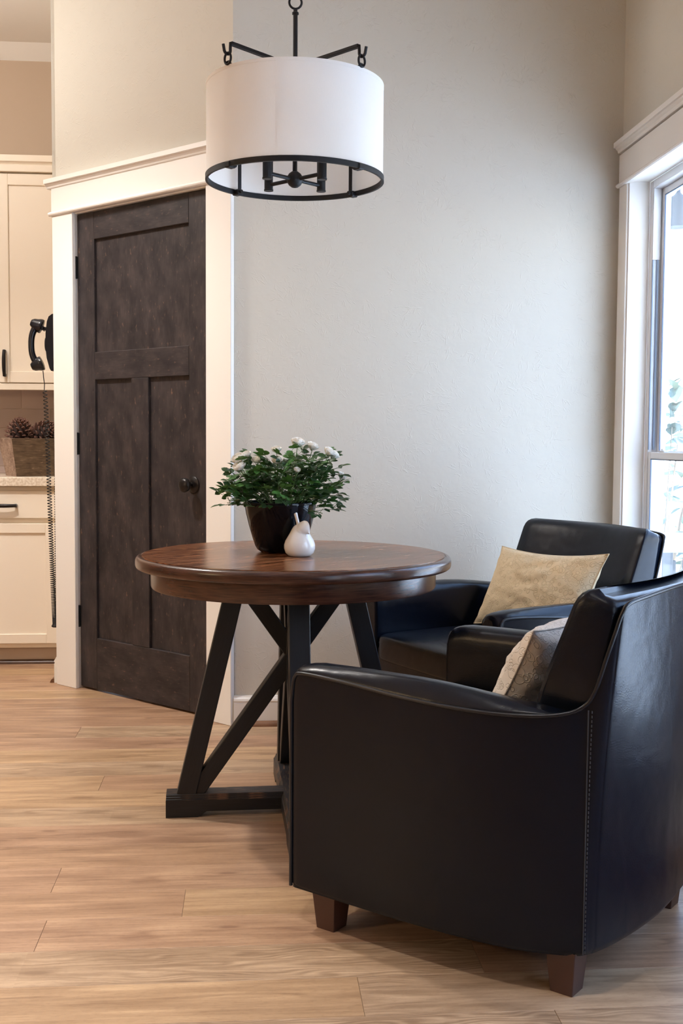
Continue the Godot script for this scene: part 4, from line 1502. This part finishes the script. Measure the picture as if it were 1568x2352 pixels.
# ------------------------------------------------------------------ wall telephone
func build_phone() -> void:
	var wx := -0.787
	var t := thing("wall_telephone", "old black wall telephone with coiled cord on the pantry side wall", "telephone", Vector3(wx, 0, -0.90))
	# body: slim wedge, local x negative = away from the wall
	var body := PackedVector2Array([Vector2(0, 1.385), Vector2(-0.020, 1.385), Vector2(-0.026, 1.395), Vector2(-0.038, 1.44), Vector2(-0.043, 1.49), Vector2(-0.042, 1.55), Vector2(-0.036, 1.60), Vector2(-0.028, 1.622), Vector2(-0.014, 1.633), Vector2(0, 1.636)])
	part(t, "body", MB.new().prism(body, -0.065, 0.065), M.bakelite)
	part(t, "dial", MB.new().lathe([Vector2(0, 0.012), Vector2(0.03, 0.011), Vector2(0.034, 0.004), Vector2(0.034, 0.0)], 28, Transform3D(Basis(Vector3(0, 0, 1), Vector3(-1, 0, 0), Vector3(0, -1, 0)), Vector3(-0.042, 1.505, 0))), M.bronze)
	part(t, "cradle", MB.new().span(Vector3(-0.060, 1.565, -0.02), Vector3(-0.035, 1.58, 0.02), 0.003).span(Vector3(-0.068, 1.565, -0.03), Vector3(-0.056, 1.585, -0.018), 0.003).span(Vector3(-0.068, 1.565, 0.018), Vector3(-0.056, 1.585, 0.03), 0.003), M.bakelite)
	# handset: bowed grip with two cups facing the wall
	var grip := []
	var rr := []
	for i in 15:
		var q := lerpf(-1, 1, i / 14.0)
		grip.append(Vector3(-0.116 + 0.030 * q * q * absf(q) + 0.006 * q * q, 1.503 + q * 0.094, 0))
		rr.append(0.0135 + 0.004 * absf(q) * q * q)
	var hs := part(t, "handset", MB.new().tube(grip, rr, 14), M.bakelite)
	for s in [-1.0, 1.0]:
		var dir := Vector3(0.93, -0.36 * s, 0).normalized()
		var up := Vector3(0, 0, 1)
		var c := Vector3(-0.099, 1.503 + s * 0.092, 0)
		part(hs, "earpiece" if s > 0 else "mouthpiece", MB.new().lathe([Vector2(0, -0.020), Vector2(0.014, -0.018), Vector2(0.022, -0.007), Vector2(0.0255, 0.007), Vector2(0.0305, 0.018), Vector2(0.0325, 0.027), Vector2(0.031, 0.033), Vector2(0.018, 0.036), Vector2(0, 0.035)], 22, Transform3D(Basis(up.cross(dir).normalized() * -1.0, dir, up), c)), M.bakelite)
	# coiled cord: hangs nearly to the floor and comes back up
	var path := []
	path.append(Vector3(-0.066, 1.388, 0.0))
	path.append(Vector3(-0.064, 1.36, 0.0))
	path.append(Vector3(-0.060, 1.33, 0.0))
	path.append(Vector3(-0.061, 1.300, 0.0))
	var cord := path.duplicate()
	var turns := 104
	var per := 9
	var down := turns * per
	for i in down:
		var q := float(i) / down
		var y := 1.298 - 1.06 * (1.0 - pow(1.0 - q, 1.65))
		var x := lerpf(-0.058, -0.022, pow(q, 0.7))
		var r := 0.0092 + 0.006 * pow(maxf(0.0, sin(q * 34.0)), 2.0) * smoothstep(0.86, 0.93, q)
		var a := TAU * i / per
		cord.append(Vector3(x + cos(a) * r, y, 0.006 + sin(a) * r))
	for i in range(0, down, 1):
		var q := float(i) / down
		var y := 0.238 + 1.15 * pow(q, 1.1)
		var x := lerpf(-0.020, -0.012, q)
		var a := TAU * i / per
		cord.append(Vector3(x + cos(a) * 0.0072, y, -0.012 + sin(a) * 0.0072))
	cord.append(Vector3(-0.012, 1.40, -0.01))
	part(t, "coiled_cord", MB.new().tube(cord, 0.0021, 5), M.cord)


# ------------------------------------------------------------------ potted rose
func leaflet(m: MB, at: Vector3, dir: Vector3, up: Vector3, ln: float, wd: float) -> void:
	var side := dir.cross(up).normalized()
	var nn := side.cross(dir).normalized()
	var tv := [0.0, 0.25, 0.55, 0.8, 1.0]
	var wv := [0.12, 0.85, 1.0, 0.62, 0.0]
	var l := []
	var c := []
	var r := []
	for i in 5:
		var droop: Vector3 = -nn * ln * 0.16 * tv[i] * tv[i]
		var p: Vector3 = at + dir * ln * tv[i] + droop
		c.append(p)
		l.append(p - side * wd * 0.5 * wv[i] + nn * wd * 0.13 * wv[i])
		r.append(p + side * wd * 0.5 * wv[i] + nn * wd * 0.13 * wv[i])
	m.grid([l, c, r])


func rose_leaf(sd: int, many: int) -> ArrayMesh:
	var r := RandomNumberGenerator.new()
	r.seed = sd
	var m := MB.new()
	var ln := 0.05
	m.tube([Vector3.ZERO, Vector3(0, 0.003, ln * 0.5), Vector3(0, 0.001, ln)], 0.0006, 4)
	var up := Vector3.UP
	leaflet(m, Vector3(0, 0.001, ln), Vector3(r.randf_range(-0.1, 0.1), -0.05, 1).normalized(), up, 0.024, 0.0155)
	for k in (many - 1) / 2:
		var z := ln * (0.88 - 0.4 * k)
		for s in [-1.0, 1.0]:
			var d := Vector3(s * 0.85, r.randf_range(-0.12, 0.15), 0.55).normalized()
			leaflet(m, Vector3(0, 0.002, z), d, (up + Vector3(0, 0, r.randf_range(-0.2, 0.2))).normalized(), 0.0205 - 0.003 * k, 0.013 - 0.0015 * k)
	return m.mesh()


func rose_flower(sd: int) -> Array:
	var r := RandomNumberGenerator.new()
	r.seed = sd
	var m := MB.new()
	var k := 0
	for lay in 4:
		var n: int = [3, 4, 5, 6][lay]
		for i in n:
			var az := TAU * (i + 0.5 * lay) / n + r.randf_range(-0.15, 0.15)
			var o := Vector3(cos(az), 0, sin(az))
			var sd2 := Vector3(-sin(az), 0, cos(az))
			var rows := []
			var rad0: float = [0.12, 0.2, 0.3, 0.38][lay]
			var rad1: float = [0.28, 0.48, 0.72, 1.0][lay]
			var top: float = [1.0, 1.02, 0.92, 0.68][lay] + r.randf_range(-0.06, 0.06)
			for a in 5:
				var q := a / 4.0
				var row := []
				for b in 5:
					var w := lerpf(-1, 1, b / 4.0)
					var rr := lerpf(rad0, rad1, sin(q * PI * 0.5)) + 0.12 * q * q * lay / 3.0
					var wide := (0.25 + 0.75 * sin(minf(q * 1.25, 1.0) * PI * 0.55)) * (0.42 + 0.12 * lay)
					var y := -0.35 + (top + 0.35) * q - 0.12 * w * w * q
					row.append(o * (rr - 0.16 * w * w) + sd2 * w * wide + Vector3.UP * y)
				rows.append(row)
			m.grid(rows)
	var s := MB.new()
	for i in 5:
		var az := TAU * i / 5
		leaflet(s, Vector3(0, -0.35, 0), Vector3(cos(az), 0.35, sin(az)).normalized(), Vector3.UP, 0.95, 0.34)
	s.lathe([Vector2(0, -0.62), Vector2(0.12, -0.58), Vector2(0.2, -0.44), Vector2(0.26, -0.3), Vector2(0, -0.22)], 10)
	return [m.mesh(), s.mesh()]


func build_rose() -> void:
	var base := Vector3(0.157, 0.76, 0.934)
	var t := thing("potted_rose", "miniature white rose bush in a glossy black pot on the table", "plant", base)
	part(t, "pot", MB.new().lathe([Vector2(0, 0.0), Vector2(0.052, 0.0), Vector2(0.058, 0.0015), Vector2(0.068, 0.008), Vector2(0.0745, 0.019), Vector2(0.083, 0.045), Vector2(0.093, 0.08), Vector2(0.1015, 0.115), Vector2(0.1055, 0.140), Vector2(0.1065, 0.1465), Vector2(0.1050, 0.1485), Vector2(0.1025, 0.1465), Vector2(0.100, 0.13), Vector2(0.098, 0.12)], 64, Transform3D(), 0.6), M.ceramic_black, "glossy black ceramic pot")
	part(t, "soil", MB.new().lathe([Vector2(0, 0.13), Vector2(0.05, 0.129), Vector2(0.099, 0.124)], 32), M.soil)
	var r := RandomNumberGenerator.new()
	r.seed = 21
	var lm := []
	for k in 4:
		lm.append(rose_leaf(300 + k, 5 if k < 3 else 3))
	var flowers := [[Vector3(0.038, 1.030, 0.970), 0.0170], [Vector3(0.040, 1.009, 0.990), 0.0160], [Vector3(0.059, 1.042, 0.950), 0.0120], [Vector3(0.090, 1.027, 0.960), 0.0130], [Vector3(0.146, 1.028, 1.000), 0.0135], [Vector3(0.145, 1.057, 0.930), 0.0120], [Vector3(0.206, 1.077, 0.940), 0.0160], [Vector3(0.250, 1.067, 0.930), 0.0140], [Vector3(0.297, 1.051, 0.950), 0.0140], [Vector3(0.311, 1.043, 0.930), 0.0140], [Vector3(0.201, 1.002, 1.030), 0.0080], [Vector3(0.334, 0.982, 0.960), 0.0110], [Vector3(0.264, 1.006, 0.980), 0.0060]]
	var tips := []
	for f in flowers:
		tips.append([f[0] - base, f[1] * 1.12])
	for i in 40:
		var az := i * 2.39996
		var q := sqrt((i + 0.5) / 40.0)
		var rad := 0.165 * q
		var x := cos(az) * rad * 1.02
		var z := sin(az) * rad * 0.85
		var top := 0.285 - 0.11 * q * q + r.randf_range(-0.02, 0.012) - 0.03 * exp(-pow((x + 0.045) / 0.035, 2))
		if q > 0.85:
			top -= r.randf_range(0.0, 0.05)
		tips.append([Vector3(x + 0.008, top, z), 0.0])
	var fm := [rose_flower(1), rose_flower(2)]
	for i in tips.size():
		var tip: Vector3 = tips[i][0]
		var fr: float = tips[i][1]
		var az := atan2(tip.z, tip.x)
		var foot := Vector3(tip.x * 0.35, 0.125, tip.z * 0.35)
		foot.x = clampf(foot.x, -0.06, 0.06)
		var mid := foot.lerp(tip, 0.5) + Vector3(tip.x, 0, tip.z) * 0.10 + Vector3(0, 0.008, 0)
		var pts := []
		for k in 7:
			var q := k / 6.0
			pts.append(foot.lerp(mid, q).lerp(mid.lerp(tip - Vector3(0, fr * 0.45, 0), q), q))
		part(t, "stem", MB.new().tube(pts, 0.0012, 5), M.green_stem)
		if fr > 0:
			var lean := (Vector3(tip.x * 0.9, 0.2, tip.z * 0.9 + 0.06)).normalized()
			var sx := lean.cross(Vector3(0, 0, 1)).normalized()
			var o := part(t, "flower", fm[i % 2][0], M.petal, "white rose blossom")
			o.transform = Transform3D(Basis(sx, lean, sx.cross(lean)) * Basis(Vector3.UP, r.randf() * TAU) * Basis().scaled(Vector3.ONE * fr), tip)
			part(o, "sepals", fm[i % 2][1], M.green_stem)
		var nl := 4 if fr > 0 else 6
		for k in nl:
			var q := lerpf(0.28, 0.99, (k + 0.6 * r.randf()) / nl)
			if fr > 0:
				q *= 0.92
			var p: Vector3 = foot.lerp(mid, q).lerp(mid.lerp(tip, q), q)
			var la := az + r.randf_range(-1.9, 1.9)
			if r.randf() < 0.25:
				la = r.randf() * TAU
			var dir := Vector3(cos(la), r.randf_range(-0.1, 0.95), sin(la)).normalized()
			var up := (Vector3.UP + Vector3(r.randf_range(-0.5, 0.5), 0, r.randf_range(-0.1, 0.7))).normalized()
			var sx := up.cross(dir).normalized()
			var sc := r.randf_range(0.95, 1.4)
			var o := part(t, "leaf", lm[r.randi() % 4], M.leaf[r.randi() % 4])
			o.transform = Transform3D(Basis(sx, dir.cross(sx), dir) * Basis().scaled(Vector3.ONE * sc), p)


# ------------------------------------------------------------------ white pear
func build_pear() -> void:
	var t := thing("ceramic_pear", "small glossy white ceramic pear beside the black pot", "ornament", Vector3(0.2085, 0.76, 1.058))
	part(t, "body", MB.new().lathe([Vector2(0, 0.0012), Vector2(0.026, 0.0), Vector2(0.033, 0.002), Vector2(0.0405, 0.010), Vector2(0.0442, 0.022), Vector2(0.0443, 0.032), Vector2(0.0405, 0.044), Vector2(0.034, 0.055), Vector2(0.0275, 0.066), Vector2(0.022, 0.077), Vector2(0.0165, 0.085), Vector2(0.010, 0.0895), Vector2(0.004, 0.089), Vector2(0, 0.0875)], 48, Transform3D(), 0.5), M.ceramic_white)
	part(t, "stem", MB.new().tube([Vector3(-0.004, 0.086, 0), Vector3(-0.0055, 0.096, 0.001), Vector3(-0.0085, 0.108, 0.001), Vector3(-0.0115, 0.1205, 0.0), Vector3(-0.0125, 0.1225, 0.0)], [0.0052, 0.0046, 0.0046, 0.0052, 0.0035], 12), M.ceramic_white)
	var m := MB.new()
	var rows := []
	var dir := Vector3(0.62, -0.72, 0.32).normalized()
	var side := Vector3(0.72, 0.62, 0.0).normalized()
	var nn := dir.cross(side).normalized()
	if nn.z < 0:
		nn = -nn
	for i in 9:
		var q := i / 8.0
		var wd := 0.019 * pow(sin(PI * pow(q, 0.75)), 0.75) if i > 0 and i < 8 else 0.0
		var row := []
		for j in 7:
			var w := lerpf(-1, 1, j / 6.0)
			row.append(Vector3(-0.001, 0.096, 0.008) + dir * 0.045 * q + side * wd * w + nn * (0.012 * sin(q * PI) + 0.004 - 0.004 * w * w - 0.0012 * cos(w * 9.0)))
		rows.append(row)
	m.grid(rows)
	var rows2 := []
	for rw in rows:
		var r2 := []
		for p in rw:
			r2.append(p - nn * 0.0022)
		rows2.append(r2)
	m.grid(rows2)
	part(t, "leaf", m, M.ceramic_white)


# ------------------------------------------------------------------ cushions
func cushion(hw: float, hh: float, th: float, sd: int) -> Array:
	var r := RandomNumberGenerator.new()
	r.seed = sd
	var f := FastNoiseLite.new()
	f.seed = sd
	f.frequency = 5.0
	var n := 34
	var faces := []
	for s in [1.0, -1.0]:
		var rows := []
		for i in n + 1:
			var row := []
			var y := lerpf(-1, 1, float(i) / n)
			for j in n + 1:
				var x := lerpf(-1, 1, float(j) / n)
				var px := x * (1.0 - 0.085 * (1.0 - y * y))
				var py := y * (1.0 - 0.14 * (1.0 - x * x))
				var e := pow(maxf((1.0 - x * x) * (1.0 - y * y), 0.0), 0.46)
				var wr := f.get_noise_2d(x * 0.5 + s * 3, y * 0.5) * 0.18 + 0.05 * sin(x * 16.0 + y * 3) * exp(-pow((1.0 - absf(y)) / 0.3, 2)) * (1.0 - x * x)
				row.append(Vector3(px * hw, py * hh, s * th * e * (1.0 + wr)))
			rows.append(row)
		faces.append(rows)
	var m := MB.new()
	m.grid(faces[0])
	m.grid(faces[1])
	var edge := []
	for k in 4:
		for q in 24:
			var u := lerpf(-1, 1, q / 24.0)
			var x: float = [u, 1.0, -u, -1.0][k]
			var y: float = [-1.0, u, 1.0, -u][k]
			edge.append(Vector3(x * (1.0 - 0.085 * (1.0 - y * y)) * hw, y * (1.0 - 0.14 * (1.0 - x * x)) * hh, 0))
	return [m.mesh(), MB.new().tube(edge, 0.0022, 6, true).mesh()]


func build_cushions() -> void:
	# on the corner chair, leaning against its back
	for k in 2:
		var chair := Vector3(0.614, 0, 0.76) if k == 1 else Vector3(0.402, 0, 1.5)
		var th := deg_to_rad(-26.0 if k == 1 else 41.4)
		var u := Vector3(cos(th), 0, sin(th))
		var n := Vector3(-sin(th), 0, cos(th))
		var at := chair + u * (0.4525 if k == 1 else 0.474) + n * (0.012 if k == 1 else 0.0) + Vector3.UP * (0.592 if k == 1 else 0.592)
		var c := cushion(0.262 if k == 1 else 0.25, 0.148 if k == 1 else 0.137, 0.062 if k == 1 else 0.075, 40 + k)
		var t := thing("lumbar_cushion", "tan stitched-ring lumbar cushion leaning in the corner armchair" if k == 1 else "pale grey-beige stitched-ring cushion in the nearest armchair", "cushion", at, 0.0, "lumbar cushions on the armchairs")
		# cushion x = chair width, y up leaning back, z = facing front
		var x := n
		var lean := 0.46 if k == 1 else 0.48
		var z := (-u * cos(lean) + Vector3.UP * sin(lean)).normalized()
		var y := z.cross(x).normalized()
		if y.y < 0:
			x = -x
			y = z.cross(x).normalized()
		var roll := Basis(z, 0.04 if k == 1 else -0.02)
		t.basis = roll * Basis(x, y, z)
		var mt: Material = M.cloth if k == 1 else M.cloth_pale
		var cv := part(t, "cover", c[0], mt)
		part(cv, "seam", c[1], mt)


# ------------------------------------------------------------------ outside the window
func build_outside() -> void:
	var g := MB.new()
	g.span(Vector3(-14, -0.35, -22), Vector3(30, -0.21, 22))
	struct("ground", g, M.paving, "sunlit pale paving outside")
	var ev := MB.new()
	ev.span(Vector3(RIGHT_X + 0.14, 2.66, -2.6), Vector3(2.30, 2.76, REAR_Z))
	struct("roof", ev, M.house_wall, "eave above the window")
	# house wall that carries on past the nook
	var hw := MB.new()
	hw.span(Vector3(px_wall() + 0.12, -0.21, KIT_Z - 0.12), Vector3(RIGHT_X + 0.138, CEIL_Y, KIT_Z - 0.24))
	hw.span(Vector3(RIGHT_X, -0.21, BACK_Z - 0.12), Vector3(RIGHT_X + 0.138, CEIL_Y, KIT_Z - 0.12), 0, 2)
	struct("wall_outer", hw, M.house_wall)
	var r := RandomNumberGenerator.new()
	r.seed = 4
	var lf := MB.new()
	leaflet(lf, Vector3.ZERO, Vector3(0, 0, 1), Vector3.UP, 0.085, 0.042)
	var lmesh := lf.mesh()
	var spots := [[Vector3(2.95, -0.21, -3.45), 0.66, 1.72, "pale sunlit leafy shrub beyond the window pane"], [Vector3(4.3, -0.21, -4.9), 0.75, 1.95, "taller pale green shrub further out behind the first shrub"]]
	for s in spots:
		var at: Vector3 = s[0]
		var rad: float = s[1]
		var ht: float = s[2]
		var t := thing("leafy_shrub", s[3], "shrub", at, 0.0, "shrubs outside the window")
		for k in 12:
			var az := k * 2.39996
			var q := sqrt((k + 0.5) / 12.0)
			var tip := Vector3(cos(az) * rad * q, ht * (1.0 - 0.35 * q * q), sin(az) * rad * q)
			part(t, "branch", MB.new().tube([Vector3(tip.x * 0.1, 0, tip.z * 0.1), tip * Vector3(0.4, 0.5, 0.4), tip], [0.012, 0.008, 0.003], 6), M.bark)
		for k in 270:
			var az := r.randf() * TAU
			var cy := r.randf_range(0.08, 1.0)
			var q := sqrt(r.randf_range(0.35, 1.0)) * sqrt(maxf(0.0, 1.0 - pow(cy * 1.02 - 0.35, 2) / 0.46))
			var p := Vector3(cos(az) * rad * q, ht * cy, sin(az) * rad * q)
			var dir := Vector3(cos(az + r.randf_range(-1, 1)), r.randf_range(-0.5, 0.7), sin(az + r.randf_range(-1, 1))).normalized()
			var up := Vector3(r.randf_range(-0.5, 0.5), 1, r.randf_range(-0.5, 0.5)).normalized()
			var sx := up.cross(dir).normalized()
			var o := part(t, "leaf", lmesh, M.shrub_leaf[r.randi() % 3])
			o.transform = Transform3D(Basis(sx, dir.cross(sx), dir) * Basis().scaled(Vector3.ONE * r.randf_range(1.3, 2.4)), p)
	# hanging lantern
	var l := thing("hanging_lantern", "pale grey domed lantern hanging outside near the window top", "lantern", Vector3(2.206, 2.165, -1.35))
	part(l, "dome", MB.new().lathe([Vector2(0, 0.002), Vector2(0.058, 0.0), Vector2(0.055, 0.06), Vector2(0.055, 0.10), Vector2(0.05, 0.13), Vector2(0.038, 0.15), Vector2(0.02, 0.162), Vector2(0.010, 0.175), Vector2(0.010, 0.185), Vector2(0, 0.187)], 28), M.pale_metal)
	part(l, "finial", MB.new().lathe([Vector2(0, 0.185), Vector2(0.014, 0.187), Vector2(0.016, 0.193), Vector2(0.010, 0.215), Vector2(0.004, 0.235), Vector2(0, 0.237)], 16), M.pale_metal)
	part(l, "hanger", MB.new().tube([Vector3(0, 0.236, 0), Vector3(0, 0.495, 0)], 0.0015, 6), M.pale_metal)
	# covered garden table
	var gt := thing("garden_table", "white-topped garden table standing outside below the window", "table", Vector3(2.72, -0.21, -2.1))
	part(gt, "table_top", MB.new().box(Vector3(0, 0.72, 0), Vector3(0.95, 0.03, 0.95), 0.008), M.paving)
	for q in [[-0.4, -0.4], [0.4, -0.4], [-0.4, 0.4], [0.4, 0.4]]:
		part(gt, "leg", MB.new().box(Vector3(q[0], 0.3525, q[1]), Vector3(0.06, 0.705, 0.06), 0.004, Basis(), 1), M.pale_metal)
	for k in 7:
		part(gt, "slat", MB.new().box(Vector3(-0.39 + k * 0.13, 0.38, 0.4), Vector3(0.09, 0.55, 0.02), 0.003, Basis(), 1), M.pale_metal)


func px_wall() -> float:
	return -0.785
